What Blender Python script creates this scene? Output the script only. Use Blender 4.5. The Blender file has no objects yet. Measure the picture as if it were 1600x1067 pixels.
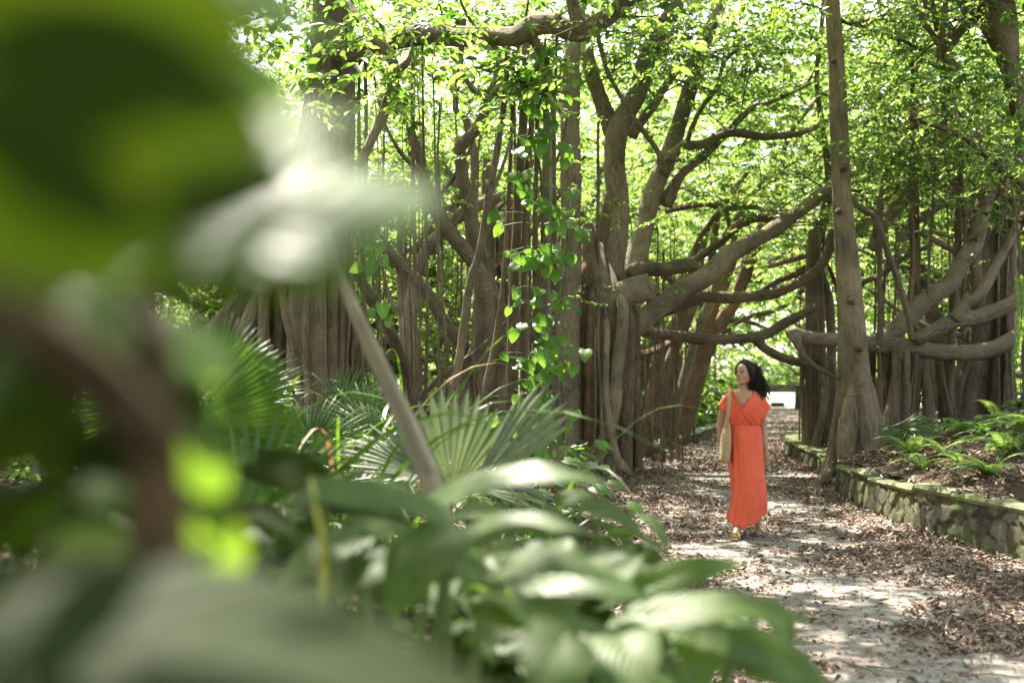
import bpy, math, random
import numpy as np
from mathutils import Vector, noise as mnoise

random.seed(11)
RNG = np.random.default_rng(11)
SC = bpy.context.scene
COL = SC.collection
F, HZ, CZ = 1900.0, 580.0, 1.57          # lens in photo pixels, horizon row, eye height


def W(px, py, Y):
    """A photo pixel at distance Y as a point in metres."""
    return np.array([(px - 800.0) / F * Y, Y, CZ + (HZ - py) / F * Y])


def V3(*a):
    return np.array(a, dtype=float)


def unit(v):
    v = np.asarray(v, dtype=float)
    n = np.linalg.norm(v, axis=-1, keepdims=True)
    return v / np.maximum(n, 1e-9)


# ------------------------------------------------------------------ materials
class NT:
    def __init__(s, name):
        s.m = bpy.data.materials.new(name)
        s.m.use_nodes = True
        s.t = s.m.node_tree
        s.t.nodes.clear()
        s.out = s.n('ShaderNodeOutputMaterial')

    def n(s, typ, **kw):
        nd = s.t.nodes.new(typ)
        for k, v in kw.items():
            setattr(nd, k, v)
        return nd

    def l(s, a, b):
        s.t.links.new(a, b)

    def coord(s, which='Object', scale=(1, 1, 1)):
        tc = s.n('ShaderNodeTexCoord')
        mp = s.n('ShaderNodeMapping')
        mp.inputs['Scale'].default_value = scale
        s.l(tc.outputs[which], mp.inputs['Vector'])
        return mp.outputs['Vector']

    def noise(s, vec, scale, detail=5, rough=0.6, dist=0.0):
        nd = s.n('ShaderNodeTexNoise')
        nd.inputs['Scale'].default_value = scale
        nd.inputs['Detail'].default_value = detail
        nd.inputs['Roughness'].default_value = rough
        nd.inputs['Distortion'].default_value = dist
        if vec is not None:
            s.l(vec, nd.inputs['Vector'])
        return nd.outputs['Fac']

    def ramp(s, fac, stops, interp='LINEAR'):
        r = s.n('ShaderNodeValToRGB')
        r.color_ramp.interpolation = interp
        e = r.color_ramp.elements
        while len(e) < len(stops):
            e.new(0.5)
        for el, (p, c) in zip(e, stops):
            el.position = p
            el.color = (*c, 1) if len(c) == 3 else c
        s.l(fac, r.inputs['Fac'])
        return r.outputs['Color']

    def mix(s, fac, a, b, mode='MIX'):
        m = s.n('ShaderNodeMix', data_type='RGBA', blend_type=mode)
        if isinstance(fac, (int, float)):
            m.inputs[0].default_value = fac
        else:
            s.l(fac, m.inputs[0])
        for i, x in ((6, a), (7, b)):
            if isinstance(x, tuple):
                m.inputs[i].default_value = (*x, 1)
            else:
                s.l(x, m.inputs[i])
        return m.outputs[2]

    def attr(s, name):
        a = s.n('ShaderNodeAttribute')
        a.attribute_name = name
        return a.outputs['Fac']

    def bump(s, h, strength=0.5, dist=0.02):
        b = s.n('ShaderNodeBump')
        b.inputs['Strength'].default_value = strength
        b.inputs['Distance'].default_value = dist
        s.l(h, b.inputs['Height'])
        return b.outputs['Normal']

    def bsdf(s, col, rough=0.6, normal=None, spec=0.5, sss=0.0):
        p = s.n('ShaderNodeBsdfPrincipled')
        if isinstance(col, tuple):
            p.inputs['Base Color'].default_value = (*col, 1)
        else:
            s.l(col, p.inputs['Base Color'])
        if isinstance(rough, (int, float)):
            p.inputs['Roughness'].default_value = rough
        else:
            s.l(rough, p.inputs['Roughness'])
        p.inputs['Specular IOR Level'].default_value = spec
        if normal is not None:
            s.l(normal, p.inputs['Normal'])
        return p

    def done(s, sh):
        s.l(sh.outputs[0] if hasattr(sh, 'outputs') else sh, s.out.inputs['Surface'])
        return s.m


def mat_bark(name, dark, mid, light, moss=0.25, streak=9.0):
    """Bark: streaks along the limb (UV is metres round and along), lichen patches, moss."""
    t = NT(name)
    uv = t.coord('UV', (1, 1, 1))
    mp = t.n('ShaderNodeMapping')
    mp.inputs['Scale'].default_value = (streak * 2.2, streak * 0.22, 1)
    t.l(uv, mp.inputs['Vector'])
    a = t.noise(mp.outputs['Vector'], 3.0, 6, 0.65, 0.4)
    ob = t.coord('Object')
    b = t.noise(ob, 2.3, 4, 0.6)
    c = t.noise(ob, 38.0, 4, 0.7)
    base = t.ramp(a, [(0.34, dark), (0.5, mid), (0.68, light)])
    blot = t.ramp(b, [(0.42, (0, 0, 0)), (0.62, (1, 1, 1))])
    base = t.mix(blot, base, tuple(x * 1.25 for x in mid))
    spk = t.ramp(c, [(0.60, (0, 0, 0)), (0.68, (1, 1, 1))])
    lich = t.mix(0.5, spk, blot, 'MULTIPLY')
    base = t.mix(lich, base, (0.42, 0.41, 0.34))
    big_ = t.ramp(t.noise(ob, 0.9, 6, 0.7, 0.8), [(0.36, (0.6, 0.59, 0.57)), (0.50, (0.92, 0.92, 0.92)), (0.64, (1.3, 1.27, 1.2))])
    base = t.mix(1.0, base, big_, 'MULTIPLY')
    g = t.noise(ob, 1.1, 5, 0.65, 0.5)
    gm = t.ramp(g, [(0.52, (0, 0, 0)), (0.68, (moss, moss, moss))])
    base = t.mix(gm, base, (0.10, 0.13, 0.045))
    # a few cross rings of lenticels
    mp2 = t.n('ShaderNodeMapping')
    mp2.inputs['Scale'].default_value = (2.0, 30.0, 1)
    t.l(uv, mp2.inputs['Vector'])
    d = t.noise(mp2.outputs['Vector'], 1.0, 3, 0.6)
    h1 = t.n('ShaderNodeMath', operation='MULTIPLY_ADD')
    t.l(d, h1.inputs[0]); h1.inputs[1].default_value = 0.35; t.l(a, h1.inputs[2])
    h2 = t.n('ShaderNodeMath', operation='MULTIPLY_ADD')
    t.l(c, h2.inputs[0]); h2.inputs[1].default_value = 0.3; t.l(h1.outputs[0], h2.inputs[2])
    nm = t.bump(h2.outputs[0], 1.0, 0.05)
    return t.done(t.bsdf(base, 0.85, nm, 0.25))


def mat_leaf(name, stops, trans, tfac=0.45, rough=0.38, spec=0.5):
    """Small leaf: colour from the per-leaf number rnd, light comes through it."""
    t = NT(name)
    r = t.attr('rnd')
    col = t.ramp(r, stops)
    tc = t.ramp(r, trans)
    p = t.bsdf(col, rough, None, spec)
    tr = t.n('ShaderNodeBsdfTranslucent')
    t.l(tc, tr.inputs['Color'])
    mx = t.n('ShaderNodeMixShader')
    mx.inputs[0].default_value = tfac
    t.l(p.outputs[0], mx.inputs[1]); t.l(tr.outputs[0], mx.inputs[2])
    return t.done(mx)


def mat_blade(name, col, vein, trans, tfac=0.4, rough=0.3, spec=0.5, pleat=0.0, nveins=9.0, edge=None):
    """Large leaf with midrib and side veins: UV x is across (-1..1 as 0..1), y along."""
    t = NT(name)
    tc = t.n('ShaderNodeTexCoord')
    sp = t.n('ShaderNodeSeparateXYZ')
    t.l(tc.outputs['UV'], sp.inputs[0])
    ax = t.n('ShaderNodeMath', operation='SUBTRACT'); t.l(sp.outputs[0], ax.inputs[0]); ax.inputs[1].default_value = 0.5
    ab = t.n('ShaderNodeMath', operation='ABSOLUTE'); t.l(ax.outputs[0], ab.inputs[0])
    if pleat:
        m = t.n('ShaderNodeMath', operation='MULTIPLY'); t.l(sp.outputs[0], m.inputs[0]); m.inputs[1].default_value = pleat
    else:
        m0 = t.n('ShaderNodeMath', operation='MULTIPLY'); t.l(ab.outputs[0], m0.inputs[0]); m0.inputs[1].default_value = -0.75
        m1 = t.n('ShaderNodeMath', operation='ADD'); t.l(m0.outputs[0], m1.inputs[0]); t.l(sp.outputs[1], m1.inputs[1])
        m = t.n('ShaderNodeMath', operation='MULTIPLY'); t.l(m1.outputs[0], m.inputs[0]); m.inputs[1].default_value = nveins
    pp = t.n('ShaderNodeMath', operation='PINGPONG'); t.l(m.outputs[0], pp.inputs[0]); pp.inputs[1].default_value = 0.5
    sv = t.ramp(pp.outputs[0], [(0.0, (0.7, 0.7, 0.7)), (0.09, (0, 0, 0))])
    mr = t.ramp(ab.outputs[0], [(0.0, (1, 1, 1)), (0.028, (0, 0, 0))])
    vm = t.mix(1.0, sv, mr, 'ADD')
    ob = t.coord('Object')
    nz = t.noise(ob, 14.0, 4, 0.6)
    r = t.attr('rnd')
    rr = t.ramp(r, [(0.0, (0.72, 0.78, 0.75)), (1.0, (1.3, 1.18, 1.05))])
    c0 = t.ramp(nz, [(0.3, tuple(x * 0.75 for x in col)), (0.7, tuple(min(1, x * 1.3) for x in col))])
    c0 = t.mix(1.0, c0, rr, 'MULTIPLY')
    c1 = t.mix(vm, c0, vein)
    if edge:
        em = t.ramp(ab.outputs[0], [(0.38, (0, 0, 0)), (0.5, (1, 1, 1))])
        c1 = t.mix(em, c1, edge)
    nm = t.bump(pp.outputs[0], 0.35, 0.006)
    p = t.bsdf(c1, rough, nm, spec)
    tr = t.n('ShaderNodeBsdfTranslucent')
    t2 = t.mix(vm, trans, tuple(min(1, x * 1.5) for x in trans))
    t2 = t.mix(1.0, t2, rr, 'MULTIPLY')
    t.l(t2, tr.inputs['Color'])
    mx = t.n('ShaderNodeMixShader'); mx.inputs[0].default_value = tfac
    t.l(p.outputs[0], mx.inputs[1]); t.l(tr.outputs[0], mx.inputs[2])
    return t.done(mx)


# ------------------------------------------------------------------ mesh helpers
def tag(o, label=None, cat=None, group=None, kind=None):
    if label: o['label'] = label
    if cat: o['category'] = cat
    if group: o['group'] = group
    if kind: o['kind'] = kind
    return o


def empty(name, loc, label, cat, group=None):
    o = bpy.data.objects.new(name, None)
    o.empty_display_size = 0.2
    COL.objects.link(o)
    o.location = tuple(float(x) for x in loc)
    return tag(o, label, cat, group)


class MB:
    """Collects quads/tris; build() links them as ONE mesh object."""
    def __init__(s):
        s.v, s.f, s.uv, s.r, s.n = [], [], [], [], 0

    def add(s, V, Fc, UV=None, rnd=0.5):
        V = np.asarray(V, dtype=float)
        s.v.append(V)
        off = s.n
        s.f.extend([tuple(int(i) + off for i in f) for f in Fc])
        s.uv.append(np.zeros((len(V), 2)) if UV is None else np.asarray(UV, dtype=float))
        s.r.append(np.full(len(V), rnd) if np.isscalar(rnd) else np.asarray(rnd))
        s.n += len(V)

    def build(s, name, mat, parent=None, smooth=True, origin=None):
        V = np.concatenate(s.v)
        base = np.zeros(3)
        if parent is not None:
            base = np.array(parent_loc(parent))
        if origin is not None and parent is None:
            base = np.asarray(origin, dtype=float)
        V = V - base
        me = bpy.data.meshes.new(name)
        me.from_pydata(V.tolist(), [], s.f)
        uv = np.concatenate(s.uv)
        lay = me.uv_layers.new(name='UVMap')
        idx = np.empty(len(me.loops), dtype=np.int32)
        me.loops.foreach_get('vertex_index', idx)
        lay.data.foreach_set('uv', uv[idx].astype(np.float32).ravel())
        at = me.attributes.new('rnd', 'FLOAT', 'POINT')
        at.data.foreach_set('value', np.concatenate(s.r).astype(np.float32))
        if smooth:
            me.polygons.foreach_set('use_smooth', np.ones(len(me.polygons), dtype=bool))
        me.materials.append(mat)
        o = bpy.data.objects.new(name, me)
        COL.objects.link(o)
        if parent is not None:
            o.parent = parent
        elif origin is not None:
            o.location = tuple(float(x) for x in base)
        return o


def parent_loc(p):
    v = np.zeros(3)
    while p is not None:
        v += np.array(p.location)
        p = p.parent
    return v


def smooth_path(P, R, step):
    """Catmull-Rom through P with radii R, resampled about every step metres."""
    P = np.asarray(P, dtype=float); R = np.asarray(R, dtype=float)
    n = len(P)
    if n == 2:
        k = max(2, int(np.linalg.norm(P[1] - P[0]) / step))
        t = np.linspace(0, 1, k + 1)[:, None]
        return P[0] * (1 - t) + P[1] * t, (R[0] * (1 - t) + R[1] * t)[:, 0]
    out, rad = [], []
    Q = np.vstack([2 * P[0] - P[1], P, 2 * P[-1] - P[-2]])
    for i in range(n - 1):
        p0, p1, p2, p3 = Q[i], Q[i + 1], Q[i + 2], Q[i + 3]
        k = max(2, int(np.linalg.norm(p2 - p1) / step))
        for j in range(k):
            t = j / k
            out.append(0.5 * (2 * p1 + (p2 - p0) * t + (2 * p0 - 5 * p1 + 4 * p2 - p3) * t * t
                              + (3 * p1 - p0 - 3 * p2 + p3) * t ** 3))
            rad.append(R[i] * (1 - t) + R[i + 1] * t)
    out.append(P[-1]); rad.append(R[-1])
    return np.array(out), np.array(rad)


def tube(P, R, seg=None, lump=0.12, flute=0, fdepth=0.0, seed=0.0, step=None, wob=0.0):
    """A tapering limb with uneven surface; returns V, faces, UV (metres)."""
    R = np.atleast_1d(np.asarray(R, dtype=float))
    if len(R) == 1: R = np.full(len(P), R[0])
    rm = float(np.mean(R))
    step = step or min(0.22, max(0.02, rm * 1.1))
    C, r = smooth_path(P, R, step)
    n = len(C)
    seg = seg or int(min(36, max(6, rm / 0.011)))
    s = np.concatenate([[0], np.cumsum(np.linalg.norm(np.diff(C, axis=0), axis=1))])
    if wob:
        for i in range(1, n - 1):
            q = Vector((s[i] * 0.8 + seed, seed * 1.7, 3.1))
            w = mnoise.noise_vector(q)
            C[i] += wob * np.array([w.x, w.y, w.z * 0.4])
    T = np.gradient(C, axis=0); T = unit(T)
    a = V3(0, 0, 1) if abs(T[0][2]) < 0.8 else V3(0, 1, 0)
    u = unit(np.cross(T[0], a))
    th = np.linspace(0, 2 * math.pi, seg, endpoint=False)
    ct, st = np.cos(th), np.sin(th)
    V = np.empty((n, seg + 1, 3)); UV = np.empty((n, seg + 1, 2))
    ph = seed * 7.3
    for i in range(n):
        u = unit(u - np.dot(u, T[i]) * T[i])
        w = np.cross(T[i], u)
        rr = np.full(seg, r[i])
        if flute:
            rr = rr * (1 + fdepth * (np.cos(flute * th + ph + 0.5 * math.sin(s[i] * 1.3 + ph)) * 0.6
                                     + np.cos((flute * 2 + 1) * th + 2 * ph - s[i] * 0.3) * 0.4))
        if lump:
            k = 1.0 / max(0.05, 3.2 * rm)
            rr = rr * np.array([1 + lump * 1.7 * mnoise.noise(Vector((ct[j] * 0.8 + seed * 3.1, st[j] * 0.8, s[i] * k * 0.7 + seed))) + (lump * .8 * mnoise.noise(Vector((ct[j] * 2.1, st[j] * 2.1 + seed, s[i] * k * 2.2))) if lump > .06 else 0)
                                for j in range(seg)])
        ring = C[i] + rr[:, None] * (ct[:, None] * u + st[:, None] * w)
        V[i, :seg] = ring; V[i, seg] = ring[0]
        UV[i, :, 0] = np.linspace(0, 1, seg + 1) * 2 * math.pi * rm + seed
        UV[i, :, 1] = s[i] + seed * 2.0
    faces = []
    m = seg + 1
    for i in range(n - 1):
        for j in range(seg):
            faces.append((i * m + j, i * m + j + 1, (i + 1) * m + j + 1, (i + 1) * m + j))
    Vf = V.reshape(-1, 3); UVf = UV.reshape(-1, 2)
    # rounded ends
    e0 = len(Vf)
    Vf = np.vstack([Vf, C[0] - T[0] * r[0] * 0.35, C[-1] + T[-1] * r[-1] * 0.35])
    UVf = np.vstack([UVf, UVf[0], UVf[-2]])
    for j in range(seg):
        faces.append((e0, j + 1, j))
        faces.append((e0 + 1, (n - 1) * m + j, (n - 1) * m + j + 1))
    return Vf, faces, UVf


def leaf_cloud(name, B, D, N, L, Wd, rnd, mat, parent=None, fold=0.14, curl=0.12, extra=None):
    """Thousands of small six-point folded leaves as one mesh (one plant's foliage)."""
    n = len(B)
    T = unit(D); S = unit(np.cross(T, N)); N2 = np.cross(S, T)
    L = np.asarray(L)[:, None]; Wd = np.asarray(Wd)[:, None]
    v = np.empty((n, 6, 3))
    up = N2 * Wd * fold
    v[:, 0] = B
    v[:, 1] = B + T * L * 0.30 + S * Wd * 0.46 + up
    v[:, 2] = B + T * L * 0.68 + S * Wd * 0.40 + up - N2 * L * curl * 0.4
    v[:, 3] = B + T * L - N2 * L * curl
    v[:, 4] = B + T * L * 0.68 - S * Wd * 0.40 + up - N2 * L * curl * 0.4
    v[:, 5] = B + T * L * 0.30 - S * Wd * 0.46 + up
    base = np.zeros(3) if parent is None else parent_loc(parent)
    V = v.reshape(-1, 3) - base
    k = (np.arange(n) * 6)[:, None]
    quads = np.concatenate([k + np.array([[0, 1, 2, 3]]), k + np.array([[0, 3, 4, 5]])], axis=1).reshape(-1)
    r = np.repeat(np.asarray(rnd), 6)
    npoly = n * 2
    if extra is not None:                       # twigs: (V, quads) appended
        V = np.vstack([V, extra[0] - base])
        quads = np.concatenate([quads, extra[1].reshape(-1) + n * 6])
        r = np.concatenate([r, np.full(len(extra[0]), -1.0)])
        npoly += len(extra[1])
    me = bpy.data.meshes.new(name)
    me.vertices.add(len(V)); me.vertices.foreach_set('co', V.astype(np.float32).ravel())
    me.loops.add(npoly * 4); me.loops.foreach_set('vertex_index', quads.astype(np.int32))
    me.polygons.add(npoly)
    me.polygons.foreach_set('loop_start', np.arange(0, npoly * 4, 4, dtype=np.int32))
    me.update(calc_edges=True)
    at = me.attributes.new('rnd', 'FLOAT', 'POINT')
    at.data.foreach_set('value', r.astype(np.float32))
    me.materials.append(mat)
    if extra is not None:
        me.materials.append(M['twig'])
        mi = np.zeros(npoly, dtype=np.int32); mi[n * 2:] = 1
        me.polygons.foreach_set('material_index', mi)
    o = bpy.data.objects.new(name, me)
    COL.objects.link(o)
    if parent is not None: o.parent = parent
    return o


def twig_leaves(C, per=10, tl=0.5, leaf=0.1, wr=0.5, droop=0.25, njit=0.5, rng=RNG, dirs=None, sticks=True):
    """Twigs at centres C, each with per leaves set alternately along it; returns leaf arrays + sticks."""
    n = len(C)
    if dirs is None:
        a = rng.uniform(0, 2 * math.pi, n)
        dirs = np.stack([np.cos(a), np.sin(a), rng.normal(-droop, 0.3, n)], 1)
    dirs = unit(dirs)
    TL = tl * rng.uniform(0.6, 1.3, n)
    t = (np.arange(per) + 0.5) / per
    side = unit(np.cross(dirs, V3(0, 0, 1) + rng.normal(0, 0.25, (n, 3))))
    sg = np.where(np.arange(per) % 2 == 0, 1.0, -1.0)
    B = C[:, None, :] + dirs[:, None, :] * (TL[:, None] * t[None, :])[:, :, None]
    B = B + rng.normal(0, 0.012, B.shape)
    D = dirs[:, None, :] * rng.uniform(0.3, 1.0, (n, per, 1)) + side[:, None, :] * sg[None, :, None] * rng.uniform(0.4, 1.1, (n, per, 1)) \
        + rng.normal(0, 0.22, (n, per, 3)) + V3(0, 0, -0.15)
    N = V3(0, 0, 1) + rng.normal(0, njit, (n, per, 3))
    L = leaf * np.repeat(rng.uniform(.8, 1.2, n), per) * rng.uniform(0.5, 1.3, n * per)
    Wd = L * wr * rng.uniform(0.85, 1.15, n * per)
    rnd = np.clip(np.repeat(rng.uniform(0.0, 0.9, n), per) + rng.normal(0, 0.2, n * per), 0, 1)
    ex = None
    if sticks:
        A = C; E = C + dirs * TL[:, None]
        w = 0.004 + 0.002 * rng.random(n)
        u = unit(np.cross(dirs, V3(0, 0, 1))); b = np.cross(dirs, u)
        sv = np.empty((n, 6, 3))
        for k in range(3):
            an = k * 2 * math.pi / 3
            o = (u * math.cos(an) + b * math.sin(an)) * w[:, None]
            sv[:, k] = A + o; sv[:, 3 + k] = E + o * 0.4
        q = np.array([[0, 1, 4, 3], [1, 2, 5, 4], [2, 0, 3, 5]])
        ex = (sv.reshape(-1, 3), ((np.arange(n) * 6)[:, None, None] + q[None]).reshape(-1, 4))
    return B.reshape(-1, 3), D.reshape(-1, 3), N.reshape(-1, 3), L, Wd, rnd, ex


def blade(base, tip, width, up, prof='oval', droop=0.12, nu=14, nv=6, fold=0.18, wave=0.0, seed=0.0):
    """One large leaf from base to tip, facing up; returns V, faces, UV."""
    base = np.asarray(base, float); tip = np.asarray(tip, float)
    ax = tip - base; L = np.linalg.norm(ax); T = ax / L
    S = unit(np.cross(T, up)); N = np.cross(S, T)
    t = np.linspace(0, 1, nu + 1)
    if prof == 'oval':
        w = np.sin(np.pi * np.clip(t, 0, 1) ** 0.85) ** 0.75
    elif prof == 'heart':
        w = np.where(t < 0.22, 0.55 + 0.45 * np.sin(t / 0.22 * np.pi / 2), np.cos((t - 0.22) / 0.78 * np.pi / 2) ** 0.8)
    elif prof == 'lance':
        w = np.minimum(1, t * 6) ** 0.6 * (1 - t ** 2.2)
    elif prof == 'strap':
        w = np.minimum(1, t * 12) ** 0.5 * np.minimum(1, (1 - t) * 2.4) ** 0.8
    else:
        w = np.sin(np.pi * t) ** 0.5
    w = np.maximum(w, 0.015)
    s = np.linspace(-1, 1, nv * 2 + 1)
    V = np.empty((nu + 1, len(s), 3)); UV = np.empty((nu + 1, len(s), 2))
    arch = np.sin(np.pi * t * 0.9) * droop * L
    tipd = -(t ** 2) * droop * 0.8 * L
    for i in range(nu + 1):
        ww = w[i] * width * 0.5
        lob = np.zeros(len(s))
        if prof == 'heart' and t[i] < 0.22:
            lob = -np.abs(s) ** 1.5 * 0.13 * L * (1 - t[i] / 0.22)
        z = np.abs(s) * ww * fold + wave * L * np.sin(t[i] * 15 + seed * 9) * np.abs(s) ** 2 * np.sign(s + 0.3) * 0.5
        z = z - (np.abs(s) ** 2.2) * ww * fold * 0.9
        V[i] = base + T * (t[i] * L) + S * (s * ww)[:, None] + T * lob[:, None] + N * (z + arch[i] + tipd[i])[:, None]
        UV[i, :, 0] = s * 0.5 + 0.5; UV[i, :, 1] = t[i]
    m = len(s)
    fc = [(i * m + j, i * m + j + 1, (i + 1) * m + j + 1, (i + 1) * m + j) for i in range(nu) for j in range(m - 1)]
    return V.reshape(-1, 3), fc, UV.reshape(-1, 2)
# ------------------------------------------------------------------ palette
M = {}
M['bark'] = mat_bark('bark', (0.105, 0.078, 0.052), (0.25, 0.195, 0.137), (0.41, 0.34, 0.25), 0.35)
M['bark_dark'] = mat_bark('bark_dark', (0.075, 0.054, 0.036), (0.18, 0.134, 0.09), (0.30, 0.24, 0.17), 0.3)
M['bark_red'] = mat_bark('bark_red', (0.075, 0.045, 0.028), (0.20, 0.125, 0.075), (0.32, 0.22, 0.14), 0.2)
M['bark_pale'] = mat_bark('bark_pale', (0.115, 0.083, 0.053), (0.215, 0.16, 0.104), (0.33, 0.26, 0.18), 0.12, 4.0)
M['shrub_bark'] = mat_bark('shrub_bark', (0.06, 0.036, 0.016), (0.125, 0.08, 0.038), (0.2, 0.135, 0.07), 0.1)
M['root'] = mat_bark('aerial_root_bark', (0.08, 0.055, 0.036), (0.22, 0.165, 0.11), (0.36, 0.285, 0.20), 0.2, 14.0)
M['twig'] = NT('twig_bark')
M['twig'] = M['twig'].done(M['twig'].bsdf((0.09, 0.07, 0.05), 0.8, None, 0.2))
GR = [(0.0, (0.026, 0.055, 0.012)), (0.5, (0.055, 0.11, 0.02)), (1.0, (0.11, 0.165, 0.03))]
GT = [(0.0, (0.10, 0.22, 0.02)), (0.5, (0.27, 0.43, 0.07)), (1.0, (0.48, 0.60, 0.15))]
M['leaf'] = mat_leaf('banyan_leaf', GR, GT, 0.58, 0.36, 0.5)
M['leaf_far'] = mat_leaf('far_leaf', [(0, (0.04, 0.09, 0.02)), (1, (0.10, 0.17, 0.04))],
                         [(0, (0.20, 0.34, 0.04)), (0.5, (0.36, 0.52, 0.11)), (1, (0.58, 0.69, 0.22))], 0.58, 0.45, 0.4)
M['leaf_dark'] = mat_leaf('dark_leaf', [(0, (0.014, 0.036, 0.012)), (1, (0.045, 0.10, 0.03))],
                          [(0, (0.06, 0.16, 0.015)), (1, (0.18, 0.34, 0.04))], 0.35, 0.28, 0.6)
M['fern'] = mat_leaf('fern_leaf', [(0, (0.05, 0.12, 0.02)), (1, (0.13, 0.22, 0.05))],
                     [(0, (0.2, 0.4, 0.04)), (1, (0.45, 0.6, 0.12))], 0.5, 0.5, 0.3)
M['litter'] = mat_leaf('dry_leaf', [(0.0, (0.07, 0.042, 0.032)), (0.35, (0.145, 0.088, 0.066)), (0.7, (0.25, 0.165, 0.125)),
                                    (0.93, (0.42, 0.30, 0.23)), (0.97, (0.36, 0.18, 0.06)), (1.0, (0.24, 0.26, 0.06))],
                       [(0, (0.06, 0.03, 0.015)), (1, (0.25, 0.15, 0.06))], 0.15, 0.55, 0.4)

# ------------------------------------------------------------------ outlines of the place
YS = np.array([0, 4, 8, 10, 13.6, 17.0, 18.6, 21, 26, 31, 40, 52.])
XL = np.array([.5, .6, .78, .92, 1.08, 1.15, 1.30, 2.0, 3.6, 5.25, 7.6, 9.2])
YR = np.array([0, 4, 6, 9.94, 12.3, 14.0, 16.3, 18, 20.0, 22.6, 25.5, 28.7, 40, 52.])
XR = np.array([5.0, 4.75, 4.5, 4.19, 4.02, 4.05, 4.3, 4.65, 4.95, 5.1, 5.75, 6.8, 9.9, 12.6])


def xl(y): return float(np.interp(y, YS, XL))
def xr(y): return float(np.interp(y, YR, XR))
def n2(x, y, s=1.0, z=0.0): return mnoise.noise(Vector((x * s, y * s, z)))


def bank_z(x, y):
    d = max(0.0, x - xr(y))
    base = 0.40 if y < 15 else float(np.interp(y, [15, 17, 19, 24, 30], [0.40, 0.26, 0.2, 0.18, 0.1]))
    rise = float(np.interp(y, [4, 16, 22, 30], [0.32, 0.30, 0.2, 0.12]))
    return base + min(2.6, rise * d) + 0.10 * n2(x, y, 0.7) * min(1, d) + 0.04 * n2(x, y, 2.3) * min(1, d)


def bed_z(x, y):
    d = max(0.0, xl(y) - x)
    return 0.05 + 0.05 * min(1, d) + 0.05 * n2(x, y, 0.8, 4.0) * min(1, d * 2)


def path_z(x, y): return 0.012 * n2(x, y, 0.9, 8.0) + 0.005 * n2(x, y, 5.0, 2.0)


def sheet(name, fx, ys, nx, fz, mat, kind='structure'):
    mb = MB(); V = []
    for y in ys:
        a, b = fx(y)
        for i in range(nx + 1):
            x = a + (b - a) * i / nx
            V.append((x, y, fz(x, y)))
    fc = [(r * (nx + 1) + i, r * (nx + 1) + i + 1, (r + 1) * (nx + 1) + i + 1, (r + 1) * (nx + 1) + i)
          for r in range(len(ys) - 1) for i in range(nx)]
    mb.add(V, fc, [(p[0], p[1]) for p in V])
    o = mb.build(name, mat)
    o['kind'] = kind
    return o


# soil and lawn that reach the horizon
t = NT('lawn_soil')
ob = t.coord('Object')
g = t.ramp(t.noise(ob, 0.15, 6, 0.6), [(0.3, (0.09, 0.14, 0.035)), (0.7, (0.17, 0.20, 0.07))])
M['lawn'] = t.done(t.bsdf(t.mix(t.noise(ob, 3.0, 6, 0.7), g, (0.12, 0.13, 0.05)), 0.95, t.bump(t.noise(ob, 9, 4), 0.6, 0.05), 0.1))
sheet('ground', lambda y: (-600, 600), [-600, -60, 0, 60, 120, 900], 6, lambda x, y: -0.12, M['lawn'])

t = NT('soil')
ob = t.coord('Object')
c = t.ramp(t.noise(ob, 3.5, 8, 0.7), [(0.3, (0.035, 0.024, 0.017)), (0.6, (0.085, 0.058, 0.04)), (0.8, (0.15, 0.11, 0.08))])
M['soil'] = t.done(t.bsdf(c, 0.95, t.bump(t.noise(ob, 25, 6, 0.7), 0.9, 0.04), 0.15))

t = NT('path_concrete')
ob = t.coord('Object')
a = t.noise(ob, 0.9, 7, 0.62, 0.3)
b = t.noise(ob, 7.0, 7, 0.72)
c = t.noise(ob, 60, 4, 0.7)
col = t.ramp(a, [(0.3, (0.23, 0.195, 0.17)), (0.5, (0.36, 0.325, 0.295)), (0.7, (0.44, 0.415, 0.385))])
dirt = t.ramp(b, [(0.42, (1, 1, 1)), (0.6, (0, 0, 0))])
col = t.mix(t.mix(0.75, (0, 0, 0), dirt), col, (0.13, 0.09, 0.07))
grit = t.ramp(c, [(0.35, (0.7, 0.7, 0.7)), (0.65, (1.12, 1.12, 1.12))])
col = t.mix(1.0, col, grit, 'MULTIPLY')
hm = t.n('ShaderNodeMath', operation='MULTIPLY_ADD')
t.l(c, hm.inputs[0]); hm.inputs[1].default_value = 0.25; t.l(b, hm.inputs[2])
M['path'] = t.done(t.bsdf(col, 0.88, t.bump(hm.outputs[0], 0.7, 0.02), 0.3))
sheet('path', lambda y: (xl(y) - 0.35, xr(y) + 0.3), np.arange(-6, 52.01, 0.35), 22, path_z, M['path'])

t = NT('pale_paving')
ob = t.coord('Object')
M['paving'] = t.done(t.bsdf(t.ramp(t.noise(ob, 0.5, 6), [(0.3, (0.42, 0.40, 0.37)), (0.7, (0.55, 0.53, 0.5))]), 0.85))
sheet('road', lambda y: (2, 45), [52.0, 60, 72, 90], 8, lambda x, y: -0.01, M['paving'])

sheet('bank', lambda y: (xr(y) + 0.12, 24.0), np.arange(-4, 34.01, 0.4), 60, bank_z, M['soil'])
sheet('planting_bed', lambda y: (-26, xl(y) - 0.12), np.arange(-6, 46.01, 0.45), 60, bed_z, M['soil'])

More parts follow.
